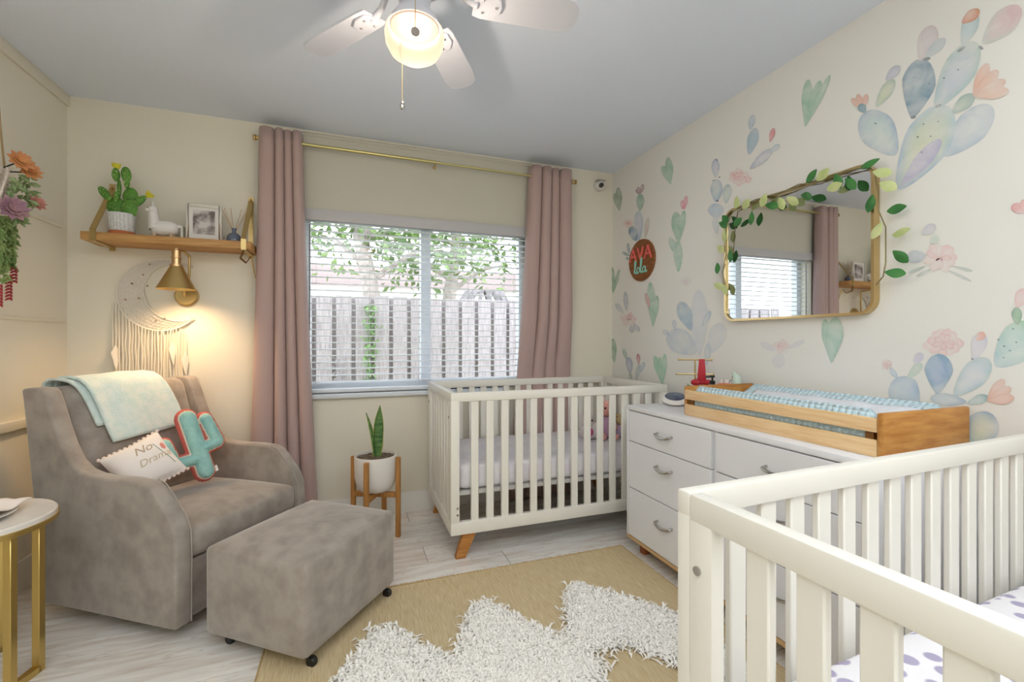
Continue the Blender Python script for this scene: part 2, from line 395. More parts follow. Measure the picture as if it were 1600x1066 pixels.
def curtain(label, xt, xb, n, ph, grom, tuck=0):
    t = thing('curtain', label, 'curtain', (0, RY, 0), group='dusty pink curtain panels')
    ws = n; tot = sum(ws); ed = [0]
    for w_ in ws: ed.append(ed[-1] + w_ / tot)
    def fn(u, v):
        z = lerp(2.372, .012, v); a = lerp(xt[0], xb[0], v ** 1.3); b = lerp(xt[1], xb[1], v ** 1.3)
        i = 0
        while i < len(ws) - 1 and u > ed[i + 1]: i += 1
        f = (u - ed[i]) / (ed[i + 1] - ed[i]); k = tuck * max(0, min(1, (v - .45) / .17))
        A = lerp(lerp(.075, .085, v), .03, k); g = math.sin(PI * f)
        y = .042 - A * max(0, g) ** .42 * (1 + .12 * math.sin(i * 2.1)) + .006 * math.sin(4 * v + i) * g * (1 - k) + .010 * k
        f2 = f + .085 * math.sin(2 * PI * f) * -1
        x = a + (b - a) * (ed[i] + f2 * (ed[i + 1] - ed[i]))
        return (x, y, z + .006 * g * (1 - v))
    o = mb().grid(fn, 120, 26).build('cloth', pinkc, t, smooth=180, fix=False)
    md = o.modifiers.new('th', 'SOLIDIFY'); md.thickness = .003
    for g in grom:
        x = lerp(xt[0], xt[1], g)
        mb().lathe([(.016, -.003), (.024, -.003), (.024, .003), (.016, .003), (.016, -.003)], 16, (x, 0, RZ), axis='x').build('grommet', brass, t)
    return t
curtain('dusty pink curtain hanging beside the wall shelf', (-.50, -.272), (-.56, -.185), (1.5, .8, .8, .9), 0, ())
curtain('dusty pink curtain hanging behind the crib', (1.205, 1.53), (1.055, 1.545), (1.1, .9, .8, 1.2), 0, (.33,), 1)

# ------------------------------------------------------------------ wall shelf and its things
SX0, SX1, SY0, SZ0, SZ1 = -1.275, -.52, 2.86, 1.645, 1.687
shelf = thing('wall_shelf', 'light wooden wall shelf with brass strap brackets', 'shelf', (0, YW, 0))
mb().bb(SX0, SX1, SY0 - YW, -.003, SZ0, SZ1).build('plank', M('shelf wood', (206, 160, 100), .55, col2=(180, 130, 74), scale=4, stretch=(1.5, 14, 20)), shelf, bevel=.003)
for x in (-1.222, -.556):
    q = mb(); w_ = .026; fy = SY0 - YW - .004
    for a, b in (((x, -.004, 1.965), (x, fy, SZ1 + .012)), ((x, fy, SZ1 + .012), (x, fy, SZ0 - .004)), ((x, fy, SZ0 - .004), (x, -.004, SZ0 - .004)), ((x, -.003, SZ0 - .02), (x, -.003, 1.99))):
        up = (1, 0, 0); q.bar(a, b, .0035, w_, up=up)
    br = q.build('bracket', brass, shelf)
    mb().sph((x, -.012, 1.972), .006, 8, 6).build('screw', brass, br)
mb().tube([(-.556, fy, SZ0 - .01), (-.575, fy + .02, SZ0 - .05), (-.555, fy + .06, SZ0 - .07), (-.535, fy + .08, SZ0 - .03)], .006, 6, flat=.35).build('strap_loop', M('brown leather', (112, 78, 42), .6), shelf)
mb().tube([(-.533, fy + .08, SZ0 - .03), (-.526, fy + .1, SZ0 - .09), (-.516, fy + .11, SZ0 - .15)], [.005, .005, .003], 6, flat=.4).build('strap_tail', brass, shelf)

# potted cactus
pc = thing('potted_cactus', 'green prickly pear cactus with yellow blooms in patterned pot on shelf', 'potted plant', (-1.135, 2.94, SZ1))
potm = M('grey patterned pot', (222, 222, 222), .7)
nt = potm.node_tree; N = nt.nodes; wv = N.new('ShaderNodeTexWave'); wv.inputs['Scale'].default_value = 22; wv.inputs['Distortion'].default_value = 6; wv.inputs['Detail Scale'].default_value = 8
tc = [n for n in N if n.type == 'TEX_COORD'][0]; nt.links.new(tc.outputs['Object'], wv.inputs['Vector'])
rr = N.new('ShaderNodeValToRGB'); rr.color_ramp.elements[0].color = (*lin((196, 200, 204)), 1); rr.color_ramp.elements[1].color = (*lin((236, 234, 230)), 1)
nt.links.new(wv.outputs['Fac'], rr.inputs[0]); nt.links.new(rr.outputs[0], N['Principled BSDF'].inputs['Base Color'])
mb().lathe([(.05, .022), (.055, .03), (.06, .115), (.055, .115), (.052, .1), (0, .1)], 24).build('pot', potm, pc)
mb().lathe([(0, 0), (.056, 0), (.058, .006), (.054, .022), (0, .022)], 24).build('saucer', M('terracotta', (190, 110, 66), .7), pc)
cm = M('cactus green', (104, 160, 62), .6, col2=(78, 132, 48), scale=14); sp = M('cream spines', (178, 200, 124), .7)
def rotY(a): return Matrix.Rotation(a, 3, 'Y')
for (x, z, rx, rz_, a) in ((-.026, .155, .044, .05, -.1), (.036, .145, .036, .055, .05), (.035, .215, .034, .048, .1), (-.068, .215, .02, .042, -.6), (.078, .19, .018, .042, .75), (-.02, .205, .012, .03, 0), (-.015, .25, .010, .05, .02), (.025, .285, .013, .035, 0), (.022, .325, .023, .042, -.08), (-.022, .32, .018, .036, -.05)):
    y = random.uniform(-.012, .012); p = mb().sph((x, y, z), (rx, min(rx, .016), rz_), 14, 10, rotY(a)).build('pad', cm, pc)
    q = mb()
    for i in range(26):
        u, v = random.uniform(-1, 1), random.uniform(-1, 1)
        if u * u + v * v > .9: continue
        loc = rotY(a) @ Vector((rx * u, -min(rx, .016) * math.sqrt(1 - u * u - v * v), rz_ * v)) + Vector((x, y, z))
        q.sph(loc, .0022, 5, 4)
    q.build('spines', sp, p, kind='stuff', smooth=0)
for x, z, a in ((-.023, .348, 0), (.106, .218, .8)):
    q = mb()
    for k in range(9):
        an = k * .7; d = Vector((math.cos(an) * .019, math.sin(an) * .019, .034)); d = rotY(a) @ d; q.tube([(x, 0, z), Vector((x, 0, z)) + d * .6, Vector((x, 0, z)) + d], [.004, .008, .001], 5)
    q.build('bloom', M('yellow bloom', (226, 216, 60), .7), pc)
# llama figurine
ll = thing('llama_figurine', 'white ceramic llama figurine on the shelf', 'figurine', (-.955, 2.93, SZ1))
lm = M('llama ceramic', (234, 230, 226), .6)
lb = mb().rbox((.012, 0, .054), (.062, .032, .036), .031, 7, (0, 0, .004)).tube([(-.026, 0, .05), (-.036, 0, .09), (-.04, 0, .14)], [.034, .026, .021], 14).sph((-.042, 0, .152), (.024, .02, .022), 12, 8)
lb.sph((-.062, -.002, .147), (.014, .012, .011), 10, 6)
lb.build('body', lm, ll, smooth=60)
for x, y in ((-.03, -.014), (-.022, .014), (.045, -.014), (.05, .014)): mb().tube([(x, y, 0), (x, y, .03)], [.009, .011], 8).build('leg', M('llama foot', (196, 178, 156), .6), ll)
for y in (-.01, .01): mb().tube([(-.04, y, .165), (-.038, y * 1.3, .194)], [.006, .002], 8).build('ear', lm, ll)
for y in (-.016, .014): mb().sph((-.058, y, .158), .003, 6, 5).build('eye', black, ll)
mb().sph((.075, 0, .07), (.014, .01, .01), 8, 6).build('tail', lm, ll)
# photo frame
pf = thing('photo_frame', 'small pale frame with a black and white photo on the shelf', 'photo frame', (-.765, 2.945, SZ1), .05)
fm = M('whitewashed frame', (222, 216, 204), .5)
q = mb()
for a in ((-.085, -.07, 0, .205), (.07, .085, 0, .205), (-.07, .07, 0, .018), (-.07, .07, .188, .205)): q.bb(a[0], a[1], -.008, .008, a[2], a[3])
q.build('frame', fm, pf, bevel=.002)
mb().bb(-.07, .07, -.002, .004, .018, .188).build('mat_board', M('photo paper', (232, 228, 224), .6), pf)
mb().bb(-.052, .052, -.004, -.002, .04, .172).build('photo', M('photo print', (214, 208, 206), .5, col2=(112, 98, 96), scale=16, detail=3, lo=.42, hi=.62), pf)
mb().bar((.03, .008, .15), (.03, .06, 0), .03, .003).build('easel_back', fm, pf)
pf2 = thing('acrylic_block', 'thin clear acrylic stand left of the photo frame', 'acrylic stand', (-.866, 2.96, SZ1))
mb().bb(-.005, .005, -.03, .03, 0, .075).build('slab', M('pale acrylic', (214, 214, 200), .2), pf2, bevel=.001); mb().bb(-.012, .02, -.03, .03, 0, .004).build('foot', MATS['pale acrylic'], pf2)
# reed diffuser
rd = thing('reed_diffuser', 'blue grey glass reed diffuser with thin reeds on the shelf', 'diffuser', (-.617, 2.93, SZ1))
mb().lathe([(0, 0), (.036, 0), (.038, .01), (.036, .035), (.024, .05), (.011, .056), (.010, .075), (.013, .077), (.013, .083), (.007, .083), (.007, .06), (0, .06)], 20).build('bottle', M('blue grey glass', (92, 102, 122), .15, coat=.5), rd)
rm = M('reed', (196, 160, 128), .8)
for dx, dy in ((-.06, .01), (-.045, -.01), (-.02, .02), (.04, -.01), (.06, .015)): mb().tube([(0, 0, .05), (dx, dy, .205 - abs(dx) * .3)], .0018, 5).build('reed', rm, rd)

# ------------------------------------------------------------------ sconce
scx, scy = -.866, 2.85
so = thing('wall_sconce', 'brass swing-arm wall sconce with cone shade, lit below the shelf', 'wall lamp', (scx, YW, 1.39))
mb().lathe([(0, -.022), (.05, -.022), (.058, -.015), (.06, 0), (0, 0)], 28, (-.012, 0, 0), axis='y').build('backplate', brass, so)
dy = scy - YW
mb().tube([(-.012, -.02, 0), (-.012, -.05, 0), (-.008, -.07, .02), (.022, -.085, .10), (.024, -.09, .215)], .0065, 10).tube([(.024, -.09, .215), (.02, dy + .03, .225), (0, dy, .225)], .0065, 10).build('arm', brass, so)
mb().lathe([(0, .235), (.012, .235), (.014, .225), (.020, .222), (.020, .19), (.024, .188), (.024, .182), (.020, .18), (.021, .15), (.030, .148), (.030, .137), (.012, .134), (0, .134)], 20, (0, dy, 0)).build('socket', M('warm brass', (214, 180, 136), .3, 1), so)
mb().lathe([(.028, .138), (.0885, .017), (.0865, .017), (.026, .136)], 36, (0, dy, 0)).build('shade', M('satin brass', (204, 176, 118), .42, 1), so)
mb().sph((0, dy, .092), .022, 14, 10).build('bulb', M('lamp bulb', (255, 220, 160), .3, emit=3, emitc=(255, 206, 140)), so)
pl = bpy.data.lights.new('sconce_light', 'SPOT'); pl.energy = 12; pl.spot_size = math.radians(150); pl.spot_blend = 1; pl.color = (1, .66, .36); pl.shadow_soft_size = .045
plo = bpy.data.objects.new('sconce_light', pl); C.objects.link(plo); plo.location = (scx, scy, 1.39 + .072)

# ------------------------------------------------------------------ moon dreamcatcher
dc = thing('moon_dreamcatcher', 'white lace crescent moon dreamcatcher with long fringe on the wall', 'dreamcatcher', (-1.0, YW - .012, 1.39))
lace = M('white lace', (236, 230, 218), .9)
R1, R2, off2 = .2, .165, (.085, .02)
a0, a1 = math.radians(52), math.radians(310)
mb().tube([(R1 * math.cos(lerp(a0, a1, t / 40)), 0, R1 * math.sin(lerp(a0, a1, t / 40))) for t in range(41)], .0045, 8).build('outer_hoop', lace, dc)
def inner(t):
    a = lerp(a0 + .12, a1 - .12, t); p = Vector((off2[0] + R2 * math.cos(a), 0, off2[1] + R2 * math.sin(a)))
    return p
ip = [inner(t / 40) for t in range(41)]; ip[0] = Vector((R1 * math.cos(a0), 0, R1 * math.sin(a0))); ip[-1] = Vector((R1 * math.cos(a1), 0, R1 * math.sin(a1)))
mb().tube(ip, .0038, 8).build('inner_hoop', lace, dc)
q = mb(); q2 = mb()
for t in range(1, 40):
    o_ = Vector((R1 * math.cos(lerp(a0, a1, t / 40)), 0, R1 * math.sin(lerp(a0, a1, t / 40)))); q.tube([o_, ip[t]], .0011, 4)
for f in (.2, .4, .6, .8):
    q.tube([Vector((R1 * math.cos(lerp(a0, a1, t / 40)), .001, R1 * math.sin(lerp(a0, a1, t / 40)))).lerp(ip[t], f) for t in range(41)], .0012, 4)
q.build('web', lace, dc, kind='stuff')
def lacefn(u, v):
    t = min(39, max(1, u * 40)); i = int(t); o_ = Vector((R1 * math.cos(lerp(a0, a1, t / 40)), .003, R1 * math.sin(lerp(a0, a1, t / 40)))); return o_.lerp(ip[i].lerp(ip[min(i + 1, 40)], t - i), v) + Vector((0, .003, 0))
mb().grid(lacefn, 40, 4).build('lace_panel', M('lace cloth', (232, 227, 216), .95, bump=.6, bscale=150), dc, fix=False)
for (x, z) in ((-.08, .11), (-.05, .17), (-.13, .06), (-.1, -.02), (-.02, -.14), (-.16, -.03), (.02, -.13), (-.06, .05)): mb().sph((x, -.004, z), .005, 8, 6).build('bead', M('brown bead', (176, 140, 116), .5), dc)
for k in range(24):
    x = -.215 + k * .0145; top = -math.sqrt(max(0, R1 ** 2 - x * x)) if abs(x) < R1 else -.05
    if x > .06: top = -.19
    zl = -.56 + random.uniform(-.03, .03) + abs(k - 12) * -.004
    pts = [(x + random.gauss(0, .002), -.003 + random.gauss(0, .002), lerp(top, zl, i / 6)) for i in range(7)]
    mb().tube(pts, .0034 + random.uniform(-.001, .0012), 6).build('fringe_strand', lace, dc)
for x, z in ((-.2, -.36), (.06, -.34), (.12, -.4)):
    mb().tube([(x, -.012, z + .08), (x, -.014, z + .04), (x + .005, -.016, z - .05)], [.002, .02, .003], 8, flat=.15).build('feather', lace, dc)

# ------------------------------------------------------------------ hanging floral arrangement on the left wall
HX = -1.33
hp = thing('hanging_planter', 'macrame wall hanging with orange, purple succulents and trailing greenery', 'wall planter', tuple(onX(4, 300, XL)))
hl = Vector(hp.location)
def H_(px, py, dx=0): return onX(px, py, HX + dx) - hl
mac = M('macrame cotton', (238, 226, 216), .95)
q = mb()
for k in range(10):
    x0 = -6 + k * 2.2
    pts = [H_(x0 + math.sin(i * 1.4 + k) * 2.5, 262 + i * 9, .02 * math.sin(i + k)) for i in range(8)]
    q.tube(pts, .0045, 6)
q.build('macrame_cover', mac, hp, kind='stuff')
mb().tube([H_(-6, 120, -.05), H_(2, 215, -.04), H_(7, 262)], .004, 6).build('rope', M('jute rope', (176, 150, 112), .9), hp)
def flower(c, r, mat, name, petals, layers, parent, axis, core=None):
    q = mb(); z = Vector(axis).normalized(); a = z.orthogonal().normalized(); b = z.cross(a)
    for l in range(layers):
        rr_ = r * (1 - .28 * l)
        for k in range(petals):
            an = 2 * PI * k / petals + l * .4; d = a * math.cos(an) + b * math.sin(an); sd = z.cross(d)
            p0 = c; p1 = c + d * rr_ * .55 + z * rr_ * (.12 + .3 * l); p2 = c + d * rr_ + z * rr_ * (.22 + .5 * l)
            wq = rr_ * .32; t = z * .002
            q.add([p0, p1 + sd * wq, p2, p1 - sd * wq, p0 - t, p1 + sd * wq - t, p2 - t, p1 - sd * wq - t], [(0, 1, 2, 3), (7, 6, 5, 4), (0, 4, 5, 1), (1, 5, 6, 2), (2, 6, 7, 3), (3, 7, 4, 0)])
    o = q.build(name, mat, parent)
    return o
om = M('orange succulent', (224, 164, 104), .6, col2=(212, 134, 92), scale=20); pum = M('purple succulent', (150, 112, 138), .6, col2=(186, 146, 150), scale=20)
for px, py, r in ((32, 252, .045), (47, 268, .042)): flower(H_(px, py, .06), r, om, 'orange_flower', 9, 3, hp, (.7, -.6, .3))
mb().tube([H_(6, 262), H_(32, 252, .06)], .003, 5).build('flower_stem', black, hp); mb().tube([H_(6, 268), H_(47, 270, .06)], .003, 5).build('flower_stem', black, hp)
flower(H_(20, 326, .05), .056, pum, 'purple_flower', 10, 3, hp, (.7, -.6, .2))
flower(H_(58, 318, .04), .035, M('pink succulent', (206, 140, 128), .6), 'pink_flower', 8, 3, hp, (.8, -.5, .3))
gm = M('succulent green', (134, 160, 108), .6, col2=(164, 184, 134), scale=20)
def blobs(n, px0, px1, py0, py1, s):
    q = mb()
    for _ in range(n):
        c = H_(random.uniform(px0, px1), random.uniform(py0, py1), random.uniform(-.02, .04)); d = Vector((random.gauss(.3, .6), random.gauss(-.2, .6), random.gauss(-.4, .6))).normalized()
        q.tube([c, c + d * s * .5, c + d * s], [s * .06, s * .22, s * .03], 5)
    return q
blobs(80, 12, 50, 272, 345, .04).build('foliage', gm, hp, kind='stuff')
tg = M('trailing green', (146, 164, 100), .6, col2=(108, 138, 78), scale=24)
for k in range(9):
    px = -4 + k * 3.3; ln = 425 + random.uniform(-25, 20); q = mb(); y = 338
    while y < ln:
        for sgn in (-1, 1):
            c = H_(px + math.sin(y * .05 + k) * 1.5, y, .02 * math.sin(k * 2)); d = Vector((sgn * .5 + random.gauss(0, .2), -.4 + random.gauss(0, .5), -.7)).normalized(); q.tube([c, c + d * .012, c + d * .026], [.002, .0062, .001], 5)
        y += 4.5
    q.build('trailing_stem', tg, hp)
rdm = M('red tips', (176, 62, 70), .6)
for px, y0, y1 in ((16, 430, 468), (1, 445, 480), (24, 418, 440)):
    q = mb(); y = y0
    while y < y1:
        for sgn in (-1, 1): c = H_(px, y); d = Vector((sgn * .5, -.5, -.6)).normalized(); q.tube([c, c + d * .01, c + d * .022], [.002, .0055, .001], 5)
        y += 5
    q.build('red_tip', rdm, hp)

# ------------------------------------------------------------------ glider chair
CHX, CHY, CHR = -.702, 2.481, math.radians(-34.8)
ch = thing('glider_armchair', 'taupe velvet wing-back glider armchair in the corner', 'armchair', (CHX, CHY, 0), CHR)
prof = [(.352, .055), (.354, .30), (.349, .412), (.328, .463), (.268, .532), (.228, .574), (.19, .59), (.1, .596), (-.02, .594), (-.09, .598), (-.15, .612), (-.205, .648), (-.25, .71), (-.29, .79), (-.33, .88), (-.355, .928), (-.375, .938), (-.43, .94), (-.489, .934), (-.475, .86), (-.42, .5), (-.36, .055)]
def side_panel(sgn):
    y0, y1 = .345 * sgn, .28 * sgn
    n = len(prof); q = mb()
    q.prism(prof, lambda x, z: (x, y0, z), lambda x, z: (x, y1, z))
    return q.build('side_panel', velvet, ch, bevel=.012, seg=3, smooth=50)
side_panel(-1); side_panel(1)
def backfn(p):
    t = max(0, (p.z - .40) / .54); return Vector((p.x - .18 * t, p.y, p.z))
mb().rbox((-.245, 0, .665), (.05, .28, .268), .035, 9, (.02, 0, .010), backfn).build('backrest', velvet, ch, smooth=60)
def bk2(p):
    t = max(0, (p.z - .055) / .88); return Vector((p.x - .12 * t, p.y, p.z))
mb().rbox((-.325, 0, .49), (.036, .30, .435), .02, 7, (0, 0, 0), bk2).build('back_shell', velvet, ch, smooth=60)
mb().rbox((.062, 0, .352), (.292, .279, .062), .034, 10, (.008, 0, .03)).build('seat_cushion', velvet, ch, smooth=60)
mb().rbox((.0, 0, .17), (.33, .28, .115), .012, 6).build('base', velvet, ch, smooth=60)
mb().lathe([(0, 0), (.21, 0), (.22, .008), (.215, .02), (.06, .032), (.06, .07), (0, .07)], 32, (.02, 0, 0)).build('swivel_base', M('dark steel', (40, 38, 38), .5, .5), ch)
# piping on the near front edge
for sgn in (-1, 1):
    mb().tube([(x, .284 * sgn, z) for x, z in [(.354, .06), (.357, .30), (.352, .413), (.331, .465), (.270, .535), (.229, .577), (.19, .592)]], .0024, 6).build('piping', M('velvet piping', (172, 163, 154), .8), ch)

def loc_ch(x, y, z): 
    c, s = math.cos(CHR), math.sin(CHR); return Vector((CHX + c * x - s * y, CHY + s * x + c * y, z))
# blanket over the back
bk = thing('baby_blanket', 'pale aqua fleece blanket draped over the armchair back', 'blanket', (CHX, CHY, 0), CHR)
path = [(-.51, .70), (-.52, .80), (-.525, .90), (-.515, .947), (-.485, .966), (-.44, .968), (-.395, .960), (-.365, .938), (-.347, .905), (-.326, .855), (-.303, .79), (-.284, .735), (-.266, .685)]
def blank(y0, y1, slant, offs, lo=0, cut=0):
    m = len(path) - 1
    def fn(u, v):
        t = lo + v * (m - lo - cut); i = min(int(t), m - 1); f = t - i
        x = lerp(path[i][0], path[i + 1][0], f); z = lerp(path[i][1], path[i + 1][1], f)
        w2 = max(0, (v - .35) / .65); y = lerp(y0 + slant * w2, y1 + (slant + .03) * w2, u)
        crn = max(0, (v - .75) / .25) * max(0, (u - .8) / .2)
        wob = .004 * math.sin(9 * u + 5 * v) + .003 * math.sin(17 * u + 2)
        return (x + offs + wob, y - .03 * crn * crn, z + offs * .6 + .012 * (u - .5) * 2 * v + .03 * crn * crn + wob * .5)
    return mb().grid(fn, 30, 34)
for nm, a in (('top_layer', (-.225, .095, .075, .014)), ('under_layer', (-.262, .05, .075, .002, 0, 1.6))):
    o = blank(*a).build(nm, aqua, bk, fix=False, smooth=180); md = o.modifiers.new('s', 'SOLIDIFY'); md.thickness = .011; md.offset = 0

# throw pillow
def pillow_fn(w_, h_, th):
    def f(u, v, sgn):
        e = (1 - abs(u) ** 2.6) * (1 - abs(v) ** 2.6); t = th * max(0, e) ** .55
        pin = 1 - .07 * (1 - abs(u)) * abs(v) ** 2; pin2 = 1 - .07 * (1 - abs(v)) * abs(u) ** 2
        return Vector((u * w_ * pin2, sgn * t, v * h_ * pin))
    return f
pw, ph_ = .112, .112
pil = thing('throw_pillow', 'cream rectangular throw pillow with pompom trim and script lettering', 'pillow', tuple(loc_ch(-.09, -.135, .588)))
pil.rotation_euler = (math.radians(-34), math.radians(-24), math.radians(36))
pfn = pillow_fn(pw, ph_, .068)
mb().grid(lambda u, v: pfn(2 * u - 1, 2 * v - 1, -1), 20, 16).grid(lambda u, v: pfn(1 - 2 * u, 2 * v - 1, 1), 20, 16).build('cover', ivory, pil, smooth=180)
pom = mb().sph((0, 0, 0), .0078, 8, 6).build('pompom', M('blush pompom', (242, 224, 214), .95), pil); pom.location = pfn(-1, 1, 0)
for k in range(1, 13):
    share(pom, 'pompom', pil, pfn(-1 + k / 6, 1, 0)); share(pom, 'pompom', pil, pfn(-1 + k / 6, -1, 0))
inkm = M('taupe print', (196, 172, 146), .9)
def pmap(dx, dz):
    def f(co):
        u, v = max(-.97, min(.97, (co.x + dx) / pw)), max(-.97, min(.97, (co.y + dz) / ph_)); p = pfn(u, v, -1); return Vector((co.x + dx, p.y - .0015, co.y + dz))
    return f
text_mesh('No', .052, 0, 'lettering', inkm, pil, pmap(.015, .03), 2, .35)
text_mesh('Drama', .044, 0, 'lettering', M('pale taupe print', (208, 190, 160), .9), pil, pmap(.03, -.025), 2, .35)
q = mb(); cc = pfn(.62, .2, -1)
def pdisc(u0, v0, ru, rv, n=18):
    V = [pfn(u0, v0, -1) - Vector((0, .002, 0))] + [pfn(u0 + ru * math.cos(2 * PI * i / n), v0 + rv * math.sin(2 * PI * i / n), -1) - Vector((0, .002, 0)) for i in range(n)]
    return V, [(0, i + 1, (i + 1) % n + 1) for i in range(n)]
q.add(*pdisc(.78, .22, .085, .15)); q.build('printed_flower', M('pink print', (232, 150, 142), .9), pil)
q = mb(); q.tube([pfn(.52, .45, -1) - Vector((0, .001, 0)), pfn(.6, .1, -1) - Vector((0, .001, 0)), pfn(.72, -.35, -1) - Vector((0, .001, 0)), pfn(.76, -.6, -1) - Vector((0, .001, 0))], .0015, 5); q.build('printed_stem', M('grey green print', (150, 170, 160), .9), pil)

# cactus pillow from a signed distance outline
def cap(p, a, b, r):
    pa = (p[0] - a[0], p[1] - a[1]); ba = (b[0] - a[0], b[1] - a[1]); h = max(0, min(1, (pa[0] * ba[0] + pa[1] * ba[1]) / max(1e-9, ba[0] ** 2 + ba[1] ** 2)))
    return math.hypot(pa[0] - ba[0] * h, pa[1] - ba[1] * h) - r
def sdf_c(p):
    return min(cap(p, (0, .032), (0, .248), .034), cap(p, (0, .085), (-.085, .095), .026), cap(p, (-.088, .10), (-.098, .175), .027), cap(p, (0, .12), (.07, .125), .026), cap(p, (.072, .13), (.058, .225), .027))
def sdf_mesh(sdf, off, x0, x1, z0, z1, n, front, back):
    hx = (x1 - x0) / n; m = int((z1 - z0) / hx) + 1; idx = {}; V = []; Fc = []
    def pt(i, j):
        if (i, j) in idx: return idx[(i, j)]
        x, z = x0 + i * hx, z0 + j * hx; d = sdf((x, z)) - off
        if d > -hx * .55:
            for _ in range(3):
                e = 1e-4; gx = (sdf((x + e, z)) - sdf((x - e, z))) / (2 * e); gz = (sdf((x, z + e)) - sdf((x, z - e))) / (2 * e); g = math.hypot(gx, gz) or 1
                d = sdf((x, z)) - off; x -= d * gx / g; z -= d * gz / g
            d = 0
        idx[(i, j)] = len(V); V.append((x, z, min(d, 0))); return idx[(i, j)]
    for i in range(n):
        for j in range(m):
            if sdf((x0 + (i + .5) * hx, z0 + (j + .5) * hx)) - off < 0: Fc.append((pt(i, j), pt(i + 1, j), pt(i + 1, j + 1), pt(i, j + 1)))
    nV = len(V); VV = [(x, front(-d), z) for x, z, d in V] + [(x, back(-d), z) for x, z, d in V]
    ed = {}
    for f in Fc:
        for a, b in zip(f, f[1:] + f[:1]): ed[(a, b)] = 1
    FF = Fc + [tuple(reversed([i + nV for i in f])) for f in Fc] + [(b, a, a + nV, b + nV) for (a, b) in ed if (b, a) not in ed]
    return mb().add(VV, FF)
cpw = thing('cactus_pillow', 'teal cactus-shaped pillow with red piping leaning on the armchair arm', 'pillow', tuple(loc_ch(-.015, .10, .462)))
cpw.rotation_euler = (math.radians(-15), math.radians(-11), math.radians(38)); cpw.scale = (1.24, 1.24, 1.24)
teal = M('teal plush', (172, 218, 210), .9, col2=(152, 204, 200), scale=26, bump=.5, bscale=140)
puff = lambda o, h, R: (lambda d: o - h * math.sqrt(max(0, 1 - (1 - min(d / R, 1)) ** 2)))
sdf_mesh(sdf_c, .006, -.15, .15, -.02, .31, 70, puff(-.002, .014, .012), lambda d: .03 * min(1, d / .03)).build('piping', M('red piping', (206, 104, 94), .8), cpw, smooth=60)
sdf_mesh(sdf_c, .0005, -.15, .15, -.02, .31, 70, puff(-.010, .010, .01), lambda d: .0).build('trim', M('cream trim', (226, 214, 196), .9), cpw, smooth=60)
sdf_mesh(sdf_c, -.0045, -.15, .15, -.02, .31, 70, puff(-.014, .028, .034), lambda d: .0).build('plush_front', teal, cpw, smooth=60)
mb().bb(.028, .044, -.012, -.009, .015, .038).build('tag', ivory, cpw)

# ------------------------------------------------------------------ ottoman
ot = thing('ottoman', 'taupe velvet ottoman on small black casters before the armchair', 'ottoman', (-.157, 2.014, 0), math.radians(51.5))
ob = mb().rbox((0, 0, .216), (.268, .232, .161), .018, 12, (.003, .003, .024)).build('body', velvet, ot, smooth=60)
for zz in (.362,):
    q = mb()
    for a, b in (((-.262, -.226, zz), (.262, -.226, zz)), ((.263, -.226, zz), (.263, .226, zz)), ((.262, .226, zz), (-.262, .226, zz)), ((-.263, .226, zz), (-.263, -.226, zz))): q.tube([a, b], .0016, 6)
    q.build('seam', velvet, ob)
for x in (-.225, .225):
    for y in (-.19, .19):
        c_ = mb().lathe([(0, -.011), (.016, -.011), (.019, -.006), (.019, .006), (.016, .011), (0, .011)], 16, (x + .012, y - .02, .0185), axis='x').build('caster', black, ot)
        mb().tube([(x + .01, y - .01, .03), (x, y, .06)], .011, 8).build('stem', black, c_)

# ------------------------------------------------------------------ side table
tbx, tby = -1.19, 2.005
ta = thing('side_table', 'round white marble side table with gold legs', 'side table', (tbx, tby, 0))
marb = M('white marble', (236, 232, 226), .25, col2=(214, 208, 202), scale=5, detail=8, lo=.55, hi=.8)
mb().lathe([(0, .522), (.214, .522), (.214, .540), (.210, .544), (0, .544)], 48).build('top', marb, ta)
mb().lathe([(.20, .508), (.217, .508), (.219, .512), (.219, .526), (.20, .526), (.20, .508)], 48).build('rim', gold, ta)
for k in range(3):
    an = math.radians(-14 + 120 * k); q = mb(); pp = []
    for da in (-.27, .27):
        pp.append((.182 * math.cos(an + da), .182 * math.sin(an + da)))
    fr_ = mb()
    for x, y in pp: fr_.bar((x, y, 0), (x, y, .51), .024, .024, up=(math.cos(an), math.sin(an), 0))
    fr_.bar((*pp[0], .012), (*pp[1], .012), .024, .024)
    fr_.build('leg_frame', gold, ta, bevel=.0015, seg=1)
pt_ = thing('white_plate', 'shallow white plate on the side table', 'plate', (tbx + .0, tby - .02, .544))
mb().lathe([(0, 0), (.07, 0), (.10, .008), (.125, .016), (.125, .019), (.098, .012), (.07, .005), (0, .005)], 40).build('dish', ceramic, pt_)
np_ = thing('folded_napkin', 'crumpled white lace cloth lying on the plate', 'cloth', (tbx + .02, tby + .03, .562))
def nap(u, v):
    x, y = (u - .5) * .19, (v - .5) * .15; return (x, y, .010 + .008 * math.sin(34 * x + 9 * y) + .007 * math.sin(41 * y - 15 * x + 1) + .004 * math.sin(90 * x))
o = mb().grid(nap, 24, 20).build('cloth', ivory, np_, fix=False, smooth=180); md = o.modifiers.new('s', 'SOLIDIFY'); md.thickness = .004

